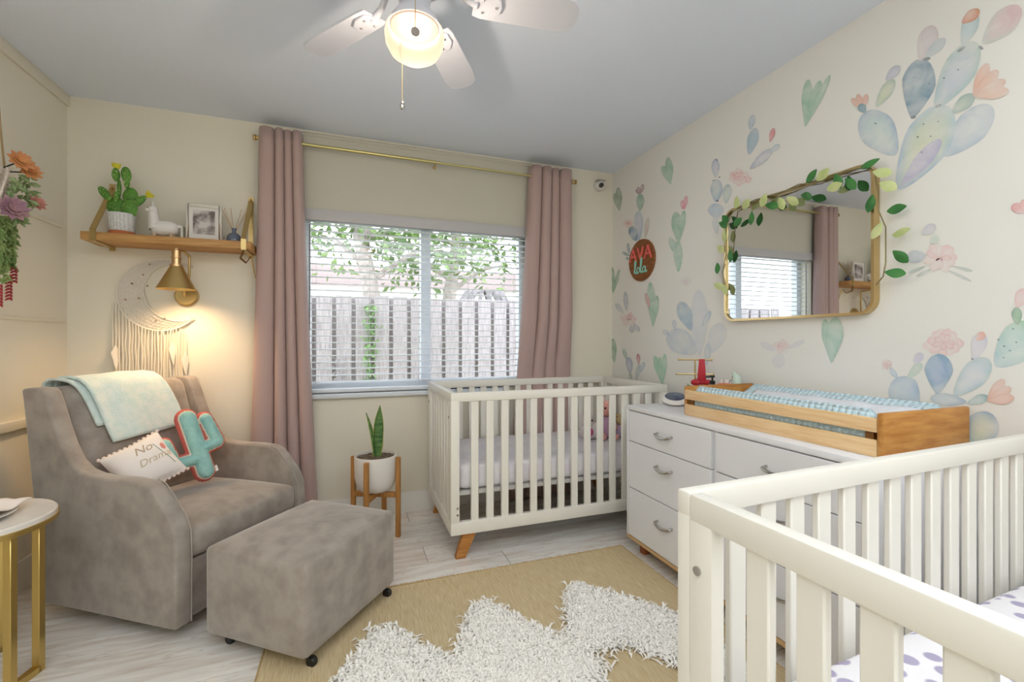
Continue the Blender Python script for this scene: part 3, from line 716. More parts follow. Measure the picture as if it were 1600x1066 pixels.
# ------------------------------------------------------------------ plant stand
psx, psy = .14, 2.733
ps = thing('plant_stand', 'honey wood four-legged plant stand below the window', 'plant stand', (psx, psy, 0), math.radians(-24.6))
stw = M('acacia wood', (190, 138, 76), .5, col2=(160, 108, 54), scale=5, stretch=(14, 14, 1.5))
for k in range(4):
    a = k * PI / 2; x, y = .134 * math.cos(a), .134 * math.sin(a); mb().bb(-.0135, .0135, -.011, .011, 0, .462).build('leg', stw, ps, bevel=.004).location = (x, y, 0)
for k in range(2):
    a = k * PI / 2; d = Vector((math.cos(a), math.sin(a), 0)); mb().bar(d * -.13 + Vector((0, 0, .245 - k * .0)), d * .13 + Vector((0, 0, .245)), .02, .03).build('cross_bar', stw, ps, bevel=.002)
sn = thing('snake_plant', 'snake plant in a round white pot on the wooden stand', 'potted plant', (psx, psy, .262))
mb().lathe([(0, 0), (.05, 0), (.085, .012), (.108, .045), (.117, .09), (.119, .205), (.117, .21), (.111, .21), (.109, .19), (0, .19)], 40).build('pot', ceramic, sn)
q = mb().lathe([(0, .197), (.109, .194)], 24)
for _ in range(240):
    a, r = random.uniform(0, 2 * PI), .105 * math.sqrt(random.random()); s_ = random.uniform(.004, .009); q.sph((r * math.cos(a), r * math.sin(a), .197), (s_, s_ * .7, s_ * .6), 5, 4)
q.build('soil', M('dark bark soil', (74, 58, 46), .95, col2=(140, 124, 106), scale=70), sn, kind='stuff')
lfm = M('snake leaf', (44, 92, 48), .5, col2=(116, 150, 84), scale=9, stretch=(1, 1, 5), detail=5); lfy = M('leaf edge', (190, 196, 110), .5)
def blade(x, y, h, wd, lean, rz_):
    def fn(u, v, k=1):
        s = 2 * u - 1; wv_ = wd * (min(1, .55 + v * 1.2) * (1 - max(0, (v - .55) / .45) ** 1.7)) * k
        return Vector((x + s * wv_ * math.cos(rz_) + lean * v * v, y + s * wv_ * math.sin(rz_) - .010 * (1 - s * s), .19 + h * v))
    g = mb().grid(fn, 6, 16); o = g.build('leaf', lfm, sn, fix=False, smooth=180); md = o.modifiers.new('s', 'SOLIDIFY'); md.thickness = .003
    g = mb().tube([fn(0, v / 16, 1.03) for v in range(17)], .0016, 5).tube([fn(1, v / 16, 1.03) for v in range(17)], .0016, 5); g.build('leaf_edge', lfy, o)
blade(.012, 0, .305, .027, .012, -.2); blade(-.008, .005, .265, .016, -.045, .9); blade(.02, .012, .12, .014, .02, 0)

# ------------------------------------------------------------------ cribs
def crib(label, loc, rz_, group):
    L_, W_, H0, H1 = 1.345, .73, .13, .865
    c = thing('crib', label, 'crib', loc, rz_, group)
    t = .03; pw_ = .046
    for sy in (-1, 1):
        yc = sy * (W_ / 2 - t / 2); y0, y1 = yc - t / 2, yc + t / 2
        mb().bb(-L_ / 2, L_ / 2, y0, y1, H1 - .046, H1).build('top_rail', white, c, bevel=.004)
        mb().bb(-L_ / 2, L_ / 2, y0, y1, H0, H0 + .066).build('bottom_rail', white, c, bevel=.004)
        s = mb().bb(-.0205, .0205, -.008, .008, H0 + .06, H1 - .04).build('slat', white, c, bevel=.003, seg=1)
        n = 14; gap = (L_ - 2 * pw_) / (n + 1)
        for k in range(n):
            x = -L_ / 2 + pw_ + gap * (k + 1)
            if k == 0: s.location = (x, yc, 0)
            else: share(s, 'slat', c, (x, yc, 0))
        for sx in (-1, 1):
            xx = sx * (L_ / 2 - pw_ / 2); po = mb().bb(xx - pw_ / 2, xx + pw_ / 2, y0, y1, H0 + .06, H1 - .04).build('post', white, c, bevel=.003)
            for zz in (.235, .27): mb().lathe([(0, -.002), (.006, -.002), (.006, 0), (0, 0)], 10, (xx + .012 * -sx, y0 if sy < 0 else y1 + .002, zz), axis='y').build('bolt', chrome, po)
    for sx in (-1, 1):
        xc = sx * (L_ / 2 - t / 2); x0, x1 = xc - t / 2, xc + t / 2; ya, yb = -W_ / 2 + t, W_ / 2 - t
        mb().bb(x0, x1, ya, yb, H1 - .05, H1 - .001).build('end_rail', white, c, bevel=.004)
        mb().bb(x0, x1, ya, yb, H0 + .001, H0 + .066).build('end_bottom_rail', white, c, bevel=.004)
        mb().bb(x0, x1, ya, ya + .05, H0 + .06, H1 - .045).build('end_post', white, c, bevel=.003); mb().bb(x0, x1, yb - .05, yb, H0 + .06, H1 - .045).build('end_post', white, c, bevel=.003)
        s = mb().bb(-.008, .008, -.0205, .0205, H0 + .06, H1 - .045).build('end_slat', white, c, bevel=.003, seg=1)
        n = 6; gap = (yb - ya - .1) / (n + 1)
        for k in range(n):
            y = ya + .05 + gap * (k + 1)
            if k == 0: s.location = (xc, y, 0)
            else: share(s, 'end_slat', c, (xc, y, 0))
        for yy in (ya + .02, yb - .02):
            mb().lathe([(0, -.004), (.008, -.004), (.008, 0), (0, 0)], 12, (xc + sx * t / 2 + (.004 if sx > 0 else 0), yy, .735), axis='x').build('bolt', chrome, c)
    q = mb()
    for a in ((-.64, .64, -.335, -.305), (-.64, .64, .305, .335), (-.64, -.61, -.32, .32), (.61, .64, -.32, .32)): q.bb(a[0], a[1], a[2], a[3], .325, .345)
    sup = q.build('mattress_support', M('support grey', (196, 194, 190), .6), c)
    for k in range(9): mb().bb(-.61, .61, -.29 + k * .069, -.26 + k * .069, .328, .342).build('support_slat', MATS['support grey'], sup)
    for sx in (-1, 1):
        for sy in (-1, 1):
            xb, xt = sx * (L_ / 2 - .055), sx * (L_ / 2 - .105); yy = sy * (W_ / 2 - .035)
            q = mb(); V = []
            for z, xm, hw_ in ((0, xb, .026), (H0, xt, .036)):
                for i, j in ((-1, -1), (1, -1), (1, 1), (-1, 1)): V.append((xm + i * hw_, yy + j * .02, z))
            q.add(V, [(3, 2, 1, 0), (4, 5, 6, 7), (0, 1, 5, 4), (1, 2, 6, 5), (2, 3, 7, 6), (3, 0, 4, 7)]).build('leg', oak, c, bevel=.003)
    return c
def mattress(label, loc, rz_, mat):
    m = thing('crib_mattress', label, 'mattress', loc, rz_)
    mb().rbox((0, 0, .066), (.62, .325, .066), .03, 12, (0, 0, .012)).build('fitted_sheet', mat, m, smooth=60)
    return m
c1 = (.486 + .6725, 2.282 + .365, 0)
crib('white slatted crib with honey wood legs in front of the window', c1, 0, 'white slatted cribs')
mattress('white crib mattress inside the crib by the window', (c1[0], c1[1], .346), 0, whitef)
r2 = math.radians(2.6)
c2c = Vector((.571, .684)); ux, uy = Vector((math.cos(r2), math.sin(r2))), Vector((-math.sin(r2), math.cos(r2)))
c2p = c2c + ux * .6725 - uy * .365
crib('white slatted crib in the right foreground, nearest the camera', (c2p.x, c2p.y, 0), r2, 'white slatted cribs')
dotm = M('spotted sheet', (240, 238, 242), .9)
nt = dotm.node_tree; N = nt.nodes; vo = N.new('ShaderNodeTexVoronoi'); vo.inputs['Scale'].default_value = 17; vo.inputs['Randomness'].default_value = .55
tc = [n for n in N if n.type == 'TEX_COORD'][0]; nt.links.new(tc.outputs['Object'], vo.inputs['Vector'])
rr = N.new('ShaderNodeValToRGB'); rr.color_ramp.elements[0].position = .28; rr.color_ramp.elements[0].color = (*lin((176, 168, 196)), 1); rr.color_ramp.elements[1].position = .34; rr.color_ramp.elements[1].color = (*lin((242, 240, 244)), 1)
nt.links.new(vo.outputs['Distance'], rr.inputs[0]); nt.links.new(rr.outputs[0], N['Principled BSDF'].inputs['Base Color'])
mattress('crib mattress with lilac spotted sheet inside the foreground crib', (c2p.x, c2p.y, .346), r2, dotm)

# plush toys in the far crib
MT = .346 + .142
fur = lambda n, c: M(n, c, .95, sheen=.4, bump=.4, bscale=120)
t1 = thing('plush_toy', 'white plush toy with a magenta nose lying in the crib', 'plush toy', (1.49, 2.62, MT), -.2)
wf, mg, pk, yl = fur('white plush', (236, 226, 226)), fur('magenta plush', (206, 92, 140)), fur('pink plush', (236, 172, 160)), fur('sand plush', (206, 186, 140))
mb().rbox((0, 0, .055), (.07, .05, .055), .045, 7).build('body', wf, t1); mb().sph((-.03, -.02, .12), (.045, .042, .042)).build('head', wf, t1)
mb().sph((-.035, -.075, .06), (.03, .022, .028)).build('nose', mg, t1)
for x in (-.065, .005): mb().sph((x, -.01, .165), (.012, .01, .022), 8, 6).build('ear', wf, t1)
for x in (-.045, -.01): mb().sph((x, -.06, .13), .006, 6, 5).build('eye', black, t1)
t2 = thing('plush_toy', 'tall peach plush toy with dark eyes sitting in the crib', 'plush toy', (1.615, 2.63, MT), -.3)
mb().rbox((0, 0, .07), (.05, .045, .07), .04, 7).build('body', fur('lilac floral plush', (206, 168, 196)), t2); mb().sph((0, -.005, .19), (.045, .04, .055)).build('head', pk, t2)
for x in (-.025, .025): mb().tube([(x, 0, .22), (x * 1.2, 0, .27), (x * 1.3, 0, .30)], [.014, .013, .005], 8).build('ear', pk, t2)
for x in (-.018, .014): mb().sph((x, -.042, .20), .007, 6, 5).build('eye', black, t2)
for x in (-.05, .05): mb().tube([(x * .7, -.01, .12), (x, -.05, .06)], [.018, .015], 8).build('arm', pk, t2)
for x in (-.03, .03): mb().tube([(x, -.03, .02), (x * 1.4, -.10, .022)], [.02, .018], 8).build('leg', pk, t2)
t3 = thing('plush_toy', 'small sand coloured plush toy beside the peach one in the crib', 'plush toy', (1.71, 2.6, MT), .1)
mb().rbox((0, 0, .045), (.045, .04, .045), .036, 7).build('body', fur('lavender plush', (196, 176, 206)), t3); mb().sph((0, 0, .115), .04).build('head', yl, t3)
for x in (-.03, .03): mb().sph((x, 0, .15), .014, 8, 6).build('ear', yl, t3)
for x in (-.014, .014): mb().sph((x, -.037, .12), .005, 6, 5).build('eye', black, t3)

# ------------------------------------------------------------------ dresser
DX, DY0, DY1 = 1.42, .862, 2.105
dr = thing('dresser', 'white six-drawer dresser with chrome pulls along the mural wall', 'dresser', (DX, DY0, 0))
D = XR - .012 - DX; LN = DY1 - DY0
mb().bb(.018, D, .012, LN - .012, .09, .762).build('body', whited, dr, bevel=.002)
mb().bb(0, D, 0, LN, .762, .785).build('top', whited, dr, bevel=.003)
mb().bb(0, D, LN - .018, LN, .085, .762).build('end_panel', whited, dr, bevel=.002); mb().bb(0, D, 0, .018, .085, .762).build('end_panel', whited, dr, bevel=.002)
mb().bb(.0, D, .0, LN, .068, .085).build('base_rail', M('pale edge wood', (216, 178, 130), .5), dr, bevel=.002)
zs = ((.598, .757), (.349, .594), (.09, .345))
for y0, y1 in ((.021, .606), (.632, LN - .021)):
    for z0, z1 in zs:
        d = mb().bb(.0, .018, y0, y1, z0, z1).build('drawer', whited, dr, bevel=.0015, seg=1)
        yc, zc = (y0 + y1) / 2, (z0 + z1) / 2 + (.0 if z1 > .7 else .045 if z1 > .4 else .03); pts = []
        for i in range(11):
            s = i / 5 - 1; pts.append((-.026 + .006 * s * s, yc + s * .052, zc - .010 * (1 - s * s)))
        h = mb().tube([(.0, yc - .052, zc + .004)] + pts + [(.0, yc + .052, zc + .004)], [.006] + [.0062 - .002 * abs(abs(i - 5) / 5 - .0) + .002 for i in range(11)] + [.006], 10).build('pull', chrome, d)
for y in (.09, LN - .09):
    for x in (.06, D - .06):
        q = mb(); V = []
        for z, m_, hw_ in ((0, .014, .017), (.07, 0, .026)):
            s = 1 if y > .5 else -1
            for i, j in ((-1, -1), (1, -1), (1, 1), (-1, 1)): V.append((x + i * hw_, y + s * m_ + j * hw_, z))
        q.add(V, [(3, 2, 1, 0), (4, 5, 6, 7), (0, 1, 5, 4), (1, 2, 6, 5), (2, 3, 7, 6), (3, 0, 4, 7)]).build('leg', cherry, dr, bevel=.002)
DT = .785
# changing tray
ty0, ty1, tx0, tx1 = .905, 1.73, 1.487, 1.917
tr_ = thing('changing_tray', 'honey wood slatted changing tray on top of the dresser', 'changing tray', (tx0, ty0, DT))
TL, TD = ty1 - ty0, tx1 - tx0
for x0, x1 in ((0, .016), (TD - .016, TD)):
    for z0, z1 in ((0, .052), (.075, .118)): mb().bb(x0, x1, .0, TL, z0, z1).build('side_slat', oakl, tr_, bevel=.003)
for y0, y1 in ((-.018, 0), (TL, TL + .018)): mb().bb(0 if y0 < 0 else .012, TD, y0, y1, 0, .135).build('end_board', oake, tr_, bevel=.004)
mb().bb(.016, TD - .016, 0, TL, 0, .012).build('bottom_board', oakl, tr_)
for y in (.03, TL - .03): mb().bb(.016, .034, y - .012, y + .012, .012, .11).build('corner_post', M('dark oak block', (130, 84, 36), .6), tr_)
pad = thing('changing_pad', 'pale blue minky contoured changing pad in the wooden tray', 'changing pad', (tx0, ty0, DT + .013))
minky = M('blue minky', (204, 230, 240), .95, sheen=.4)
nt = minky.node_tree; N = nt.nodes; vo = N.new('ShaderNodeTexVoronoi'); vo.inputs['Scale'].default_value = 48; vo.inputs['Randomness'].default_value = .15
tc = [n for n in N if n.type == 'TEX_COORD'][0]; nt.links.new(tc.outputs['Object'], vo.inputs['Vector']); bp = N.new('ShaderNodeBump'); bp.inputs['Strength'].default_value = 1; bp.inputs['Distance'].default_value = .02; bp.invert = True
nt.links.new(vo.outputs['Distance'], bp.inputs['Height']); nt.links.new(bp.outputs[0], N['Principled BSDF'].inputs['Normal'])
def padtop(u, v):
    s = 2 * u - 1; e = min(u, 1 - u, v * 2, (1 - v) * 2); edge = math.sqrt(max(0, min(1, e / .06)))
    hgt = .062 + .085 * abs(s) ** 1.7
    if abs(s) > .82: hgt -= .02 * ((abs(s) - .82) / .18) ** 2
    return hgt * (.35 + .65 * edge)
def padfn(u, v): return (lerp(.02, TD - .02, u), lerp(.02, TL - .02, v), padtop(u, v))
q = mb().grid(padfn, 40, 60); q.grid(lambda u, v: (lerp(.02, TD - .02, 1 - u), lerp(.02, TL - .02, v), 0), 1, 1)
q.add([(lerp(.02, TD - .02, u), lerp(.02, TL - .02, v), z) for (u, v) in ((0, 0), (1, 0), (1, 1), (0, 1)) for z in (0, padtop(u, v))], [(0, 2, 3, 1), (2, 4, 5, 3), (4, 6, 7, 5), (6, 0, 1, 7)])
q.build('cover', minky, pad, smooth=60)
lin_ = thing('pad_liner', 'white quilted liner lying in the middle of the changing pad', 'liner', (tx0, ty0, DT + .014))
o = mb().grid(lambda u, v: (lerp(.10, TD - .09, u), lerp(.07, TL - .1, v), padtop((lerp(.10, TD - .09, u) - .02) / (TD - .04), (lerp(.07, TL - .1, v) - .02) / (TL - .04)) + .004 + .002 * math.sin(26 * v + 6 * u)), 20, 40).build('cloth', M('pale liner', (226, 228, 234), .9, bump=.3, bscale=50), lin_, fix=False, smooth=180)
md = o.modifiers.new('s', 'SOLIDIFY'); md.thickness = .004

# things at the far end of the dresser
sm = thing('sound_machine', 'round white device with navy screen at the dresser end', 'sound machine', (1.668, 2.015, DT + .018))
sm.rotation_euler = Vector((-.63 * .32, -.77 * .32, 1)).to_track_quat('Z', 'Y').to_euler()
mb().lathe([(0, 0), (.055, 0), (.068, .008), (.07, .016), (.064, .026), (.052, .03), (0, .03)], 32).build('body', ceramic, sm)
mb().lathe([(0, -.012), (.04, -.012), (.04, 0), (0, 0)], 24, (.0, .02, 0)).build('foot', black, sm)
mb().lathe([(0, .029), (.052, .029), (.053, .032), (0, .036)], 32).build('screen', M('navy glass', (30, 52, 96), .1, coat=1), sm)
wb = thing('white_box', 'small white plastic block behind the navy-topped device', 'box', (1.66, 2.082, DT))
mb().rbox((0, 0, .03), (.014, .024, .03), .008, 5).build('case', ceramic, wb)
gp = thing('small_plant', 'tiny green leafy plant beside the changing tray', 'potted plant', (1.73, 1.955, DT))
mb().lathe([(0, 0), (.02, 0), (.026, .05), (.022, .05), (.02, .045), (0, .045)], 16).build('pot', ceramic, gp)
for k in range(9):
    a = k * .75; e = Vector((math.cos(a) * .03, math.sin(a) * .03, .085 + .02 * (k % 3))); c_ = Vector((0, 0, .045)); sd = Vector((-math.sin(a), math.cos(a), 0)) * .013
    mb().add([c_, c_.lerp(e, .6) + sd, e + Vector((math.cos(a) * .012, math.sin(a) * .012, -.008)), c_.lerp(e, .6) - sd, c_.lerp(e, .6) + Vector((0, 0, .004))], [(0, 1, 4), (1, 2, 4), (2, 3, 4), (3, 0, 4)]).build('leaf', leafd, gp, fix=False)
js = thing('jewelry_stand', 'two-tier gold T-bar stand behind the changing tray', 'jewelry stand', (1.79, 2.0, DT), math.radians(52))
mb().lathe([(0, 0), (.045, 0), (.045, .008), (0, .01)], 24).build('base', golds, js); mb().tube([(0, 0, .008), (0, 0, .245)], .0045, 8).build('post', golds, js)
for z, a in ((.245, .085), (.165, .095)): 
    b_ = mb().tube([(-.01, a, z), (.01, -a, z)], .0045, 8).build('cross_bar', golds, js)
    for s in (-1, 1): mb().sph((s * .01, -s * a, z), .007, 8, 6).build('knob', golds, b_)
bw = thing('red_hair_bow', 'red ribbon bow hanging on the gold stand', 'hair bow', (1.812, 1.972, DT + .245), math.radians(40))
rb = M('red satin', (186, 36, 52), .45)
mb().prism([(-.014, 0), (.014, 0), (.026, -.13), (-.022, -.13)], lambda a, z: (-.008, a, z + .004), lambda a, z: (.004, a, z + .004)).build('ribbon', rb, bw, bevel=.002)
for s in (-1, 1): mb().sph((0, s * .03, -.125), (.014, .03, .018), 10, 8).build('loop', rb, bw)
mb().sph((-.006, 0, -.125), .012, 8, 6).build('knot', rb, bw); mb().prism([(-.01, 0), (.01, 0), (.028, -.04), (.008, -.034)], lambda a, z: (-.006, a, z - .13), lambda a, z: (.002, a, z - .13)).build('tail', rb, bw)
pb = thing('pump_bottle', 'small lotion bottle with black pump behind the tray', 'bottle', (1.80, 1.885, DT))
mb().lathe([(0, 0), (.024, 0), (.026, .006), (.026, .10), (.02, .115), (.01, .12), (0, .12)], 20).build('bottle', M('lilac bottle', (214, 210, 224), .4), pb)
mb().lathe([(0, .12), (.014, .12), (.014, .138), (.005, .14), (.005, .155), (.012, .156), (.012, .166), (0, .166)], 16).tube([(0, 0, .161), (-.03, .015, .158)], .005, 8).build('pump', black, pb)
jar = thing('white_jar', 'white cream jar standing by the gold stand', 'jar', (1.79, 1.93, DT))
mb().lathe([(0, 0), (.027, 0), (.028, .005), (.028, .085), (0, .088)], 20).build('body', ceramic, jar); mb().lathe([(0, .088), (.029, .088), (.029, .11), (0, .112)], 20).build('lid', M('grey lid', (206, 208, 212), .4), jar)
for i, (y, lab) in enumerate(((1.85, 'slim clear bottle just right of the black pump'), (1.815, 'slim clear bottle nearer the painted green cactus'))):
    cb = thing('clear_bottle', lab, 'bottle', (1.83, y, DT), group='slim bottles behind the tray')
    mb().lathe([(0, 0), (.014, 0), (.015, .09), (.008, .105), (.008, .12), (0, .12)], 14).build('glass', M('clear plastic', (224, 228, 228), .1, coat=.5), cb); mb().lathe([(0, .12), (.009, .12), (.009, .15), (0, .15)], 12).build('cap', ceramic, cb)
fg = thing('ceramic_figurine', 'pale green curved figurine behind the tray', 'figurine', (1.85, 1.775, DT))
mb().tube([(0, .02, 0), (0, .02, .06), (0, -.005, .12), (0, .0, .165), (0, .02, .19)], [.03, .032, .028, .02, .006], 14).build('body', M('mint ceramic', (196, 214, 200), .5), fg)
mb().tube([(0, .0, .15), (0, .03, .155), (0, .045, .14)], [.006, .008, .003], 8).build('beak', ceramic, fg); mb().sph((-.018, .008, .165), .003, 6, 5).build('eye', black, fg)
ob_ = thing('orange_case', 'flat orange case peeking over the tray end', 'case', (1.85, 1.79, DT))
ob_.location = (1.80, 1.80, DT); mb().rbox((0, 0, .066), (.03, .03, .066), .01, 5).build('shell', M('orange plastic', (222, 120, 84), .5), ob_); mb().bb(-.031, .031, -.031, .031, .10, .104).build('lid_seam', M('dark orange', (180, 90, 60), .5), ob_)

# ------------------------------------------------------------------ mirror, garland, sign, sensor
my0, my1, mz0, mz1 = 1.163, 1.902, 1.238, 1.832
mi = thing('wall_mirror', 'rounded rectangular mirror with slim gold frame on the mural wall', 'mirror', (XR, (my0 + my1) / 2, (mz0 + mz1) / 2))
hy, hz, cr = (my1 - my0) / 2, (mz1 - mz0) / 2, .06
def rr_loop(hy, hz, r, n=8):
    P = []
    for cx, cz, a0_ in ((hy - r, hz - r, 0), (-hy + r, hz - r, PI / 2), (-hy + r, -hz + r, PI), (hy - r, -hz + r, 1.5 * PI)):
        for k in range(n + 1): a = a0_ + PI / 2 * k / n; P.append((cx + r * math.cos(a), cz + r * math.sin(a)))
    return P
A, B = rr_loop(hy, hz, cr), rr_loop(hy - .011, hz - .011, cr - .011); n = len(A)
V = [(-.001, y, z) for y, z in A] + [(-.034, y, z) for y, z in A] + [(-.034, y, z) for y, z in B] + [(-.012, y, z) for y, z in B]
mb().add(V, [(k * n + i, k * n + (i + 1) % n, (k + 1) % 4 * n + (i + 1) % n, (k + 1) % 4 * n + i) for k in range(4) for i in range(n)]).build('frame', golds, mi, smooth=50)
mb().prism(rr_loop(hy - .0115, hz - .0115, cr - .0115), lambda y, z: (-.024, y, z), lambda y, z: (-.012, y, z)).build('glass', M('mirror silver', (236, 238, 240), .0, 1), mi)

gd = thing('leaf_garland', 'artificial vine of dark and pale green leaves draped over the mirror', 'garland', (XR - .05, (my0 + my1) / 2, mz1))
g0 = Vector(gd.location)
def G(px, py, dx=0): return onX(px, py, XR - .045 + dx) - g0
vinem = M('vine cord', (132, 122, 84), .8)
for pts in ([(1131, 452), (1129, 425), (1135, 395), (1134, 355), (1146, 330), (1170, 318), (1200, 306), (1230, 297), (1262, 285), (1290, 280), (1320, 268), (1348, 262), (1366, 266), (1372, 300), (1373, 330), (1384, 355), (1384, 375), (1384, 410), (1380, 432), (1369, 445)], [(1150, 326), (1180, 312), (1215, 304), (1248, 288), (1275, 286), (1310, 272), (1350, 262)]):
    P = [G(*p, .012 * math.sin(i * 1.7)) for i, p in enumerate(pts)]; PP = []
    for i in range(len(P) - 1):
        for k in range(4): PP.append(P[i].lerp(P[i + 1], k / 4))
    mb().tube(PP + [P[-1]], .0022, 6).build('vine', vinem, gd)
def gleaf(px, py, ang, ln, wd, mat):
    c = G(px, py, random.uniform(-.02, .0)); d = Vector((random.uniform(-.3, .3), -math.cos(ang), math.sin(ang))).normalized(); s = d.cross(Vector((1, 0, random.uniform(-.5, .5)))).normalized()
    nr = d.cross(s)
    V = []
    for i in range(7):
        t = i / 6; w_ = wd * math.sin(PI * min(1, t * .94 + .03)) ** .8 * (1.1 - .35 * t); p = c + d * (t - .5) * ln + nr * (-.15 * ln * (t - .5) ** 2)
        V += [p + s * w_ - nr * w_ * .25, p, p - s * w_ - nr * w_ * .25]
    F_ = []
    for i in range(6):
        for j in range(2): F_.append((i * 3 + j, i * 3 + j + 1, i * 3 + j + 4, i * 3 + j + 3))
    mb().add(V, F_).build('leaf', mat, gd, fix=False, smooth=180)
dark = [(1129, 351, 2.6), (1132, 342, 2.3), (1152, 347, .4), (1173, 341, 1.4), (1206, 321, 2.8), (1259, 307, 2.7), (1267, 275, .6), (1308, 283, 1.8), (1328, 287, 2.2), (1358, 255, .25), (1359, 318, 1.3), (1400, 326, .0), (1406, 401, 2.3), (1398, 426, 2.9), (1120, 419, 1.8), (1140, 400, 1.5)]
pale = [(1150, 317, 1.5), (1165, 319, .5), (1192, 313, .9), (1220, 318, 1.9), (1237, 314, 2.4), (1303, 292, .1), (1378, 269, 2.7), (1387, 290, 2.5), (1131, 368, 1.6), (1125, 389, 2.5), (1122, 447, 2.7), (1131, 452, 2.0), (1285, 273, .5), (1369, 360, 1.2), (1407, 362, .1)]
for px, py, a in dark: gleaf(px, py, a, .066, .020, leafd)
for px, py, a in pale: gleaf(px, py, a, .066, .021, leafl)

sg = thing('name_sign', 'round wooden sign with raised coral capitals and teal script', 'sign', (XR, 2.668, 1.697))
mb().lathe([(0, -.014), (.144, -.014), (.146, -.012), (.146, 0), (0, 0)], 48, axis='x').build('disc', M('walnut board', (150, 92, 44), .5, col2=(122, 70, 30), scale=4, stretch=(1, 3, 16)), sg)
coral = M('coral acrylic', (240, 112, 104), .4); tealp = M('mint acrylic', (150, 214, 196), .4)
text_mesh('AVA', .118, .004, 'lettering', coral, sg, lambda c: Vector((-.0185 - c.z, -c.x * 1.12, c.y * 1.15 + .0 + c.x * -.0)), 0)
def script(strokes, x0, z0, s):
    q = mb()
    for st_ in strokes:
        P = []
        for i in range(len(st_) - 1):
            a = Vector((0, *st_[i])); b = Vector((0, *st_[i + 1])); p = Vector((0, *st_[max(0, i - 1)])); n2 = Vector((0, *st_[min(len(st_) - 1, i + 2)]))
            for k in range(5):
                t = k / 5; P.append(.5 * ((2 * a) + (b - p) * t + (2 * p - 5 * a + 4 * b - n2) * t * t + (-p + 3 * a - 3 * b + n2) * t ** 3))
        P.append(Vector((0, *st_[-1]))); q.tube([(-.018, -(x0 + p.y * s), z0 + p.z * s) for p in P], .0042, 6)
    return q
def o_(x): return [(x + .38, .42), (x + .2, .5), (x + .05, .25), (x + .2, .0), (x + .4, .22), (x + .38, .45), (x + .5, .4)]
l_ = lambda x: [(x, .1), (x + .2, .6), (x + .3, 1.15), (x + .2, 1.25), (x + .12, .9), (x + .12, .2), (x + .22, 0), (x + .38, .15)]
a_ = lambda x: [(x + .4, .42), (x + .22, .5), (x + .05, .25), (x + .2, 0), (x + .38, .2), (x + .42, .48), (x + .42, .1), (x + .52, 0), (x + .65, .12)]
script([l_(0), o_(.34), l_(.78), a_(1.1)], -.075, -.09, .085).build('script_lettering', tealp, sg)

se = thing('security_camera', 'small white dome camera in the upper corner', 'camera', (1.80, YW, 2.325))
mb().lathe([(0, 0), (.04, 0), (.04, -.02), (.02, -.025), (0, -.025)], 20, axis='y').build('mount', ceramic, se); mb().sph((.0, -.05, -.008), (.04, .036, .034), 18, 12).build('housing', ceramic, se)
mb().lathe([(0, -.03), (.015, -.03), (.018, -.022), (.018, 0), (0, 0)], 16, (-.012, -.06, -.016), axis='y').build('lens', M('grey lens', (70, 68, 66), .3), se); mb().bb(-.035, .03, -.07, -.02, .024, .032).build('cap', M('light grey', (190, 188, 182), .5), se)

# ------------------------------------------------------------------ ceiling fan
fx, fy_ = .19, 1.43
fan = thing('ceiling_fan', 'white five-blade ceiling fan with lit glass bowl', 'ceiling fan', (fx, fy_, ZC))
fw = M('fan white', (212, 213, 222), .45)
mb().lathe([(0, 0), (.075, 0), (.08, -.03), (.13, -.05), (.135, -.14), (.10, -.175), (.05, -.18), (0, -.18)], 36).build('motor_housing', fw, fan)
mb().lathe([(0, -.18), (.05, -.18), (.055, -.21), (.045, -.265), (.076, -.31), (.080, -.325), (.078, -.326), (.074, -.318), (0, -.31)], 32).build('light_fitter', fw, fan)
mb().lathe([(0, -.3285), (.0735, -.3285), (.0735, -.322), (0, -.322)], 32).build('glare_baffle', M('dark glare baffle', (44, 38, 34), .7), fan)  # dark disc added so the lamp-lit fitter underside doesn't glare through the bowl
for k in range(5):
    a = math.radians(-8 + 67.5 * k if k < 3 else 127 + 75 * (k - 2)); tilt = Matrix.Rotation(math.radians(-11), 3, 'X'); rz_ = Matrix.Rotation(a, 3, 'Z')
    outl = [(.185, -.048), (.21, -.056), (.45, -.064), (.505, -.058), (.528, -.04), (.535, -.02), (.535, .02), (.528, .04), (.505, .058), (.45, .064), (.21, .056), (.185, .048)]
    def bm_(r, t, z): return rz_ @ (tilt @ Vector((0, t, z)) + Vector((r, 0, -.215)))
    bl_ = mb().prism(outl, lambda r, t: bm_(r, t, -.004), lambda r, t: bm_(r, t, .004)).build('blade', fw, fan, bevel=.0015, seg=1)
    q = mb().tube([bm_(.11, 0, .05), bm_(.15, 0, .01), bm_(.2, 0, -.01)], [.012, .011, .014], 8).prism([(.185, -.02), (.2, -.038), (.24, -.042), (.272, -.025), (.278, 0), (.272, .025), (.24, .042), (.2, .038), (.185, .02)], lambda r, t: bm_(r, t, -.012), lambda r, t: bm_(r, t, -.004))
    br = q.build('blade_iron', fw, bl_, bevel=.002, seg=1)
    for r, t in ((.215, -.022), (.215, .022), (.258, 0)): q = mb().sph(bm_(r, t, -.012), .005, 6, 5).build('screw', chrome, bl_)
gb = bpy.data.materials.new('frosted bowl'); gb.use_nodes = True; nt = gb.node_tree; b = nt.nodes['Principled BSDF']; b.inputs['Base Color'].default_value = (*lin((255, 236, 214)), 1); b.inputs['Roughness'].default_value = .36
b.inputs['Base Color'].default_value = (*lin((44, 36, 30)), 1); b.inputs['Emission Color'].default_value = (*lin((255, 214, 178)), 1); b.inputs['Emission Strength'].default_value = .5
tl = nt.nodes.new('ShaderNodeBsdfTransparent'); tl.inputs[0].default_value = (*lin((255, 244, 230)), 1); mxs = nt.nodes.new('ShaderNodeMixShader'); mxs.inputs[0].default_value = .06
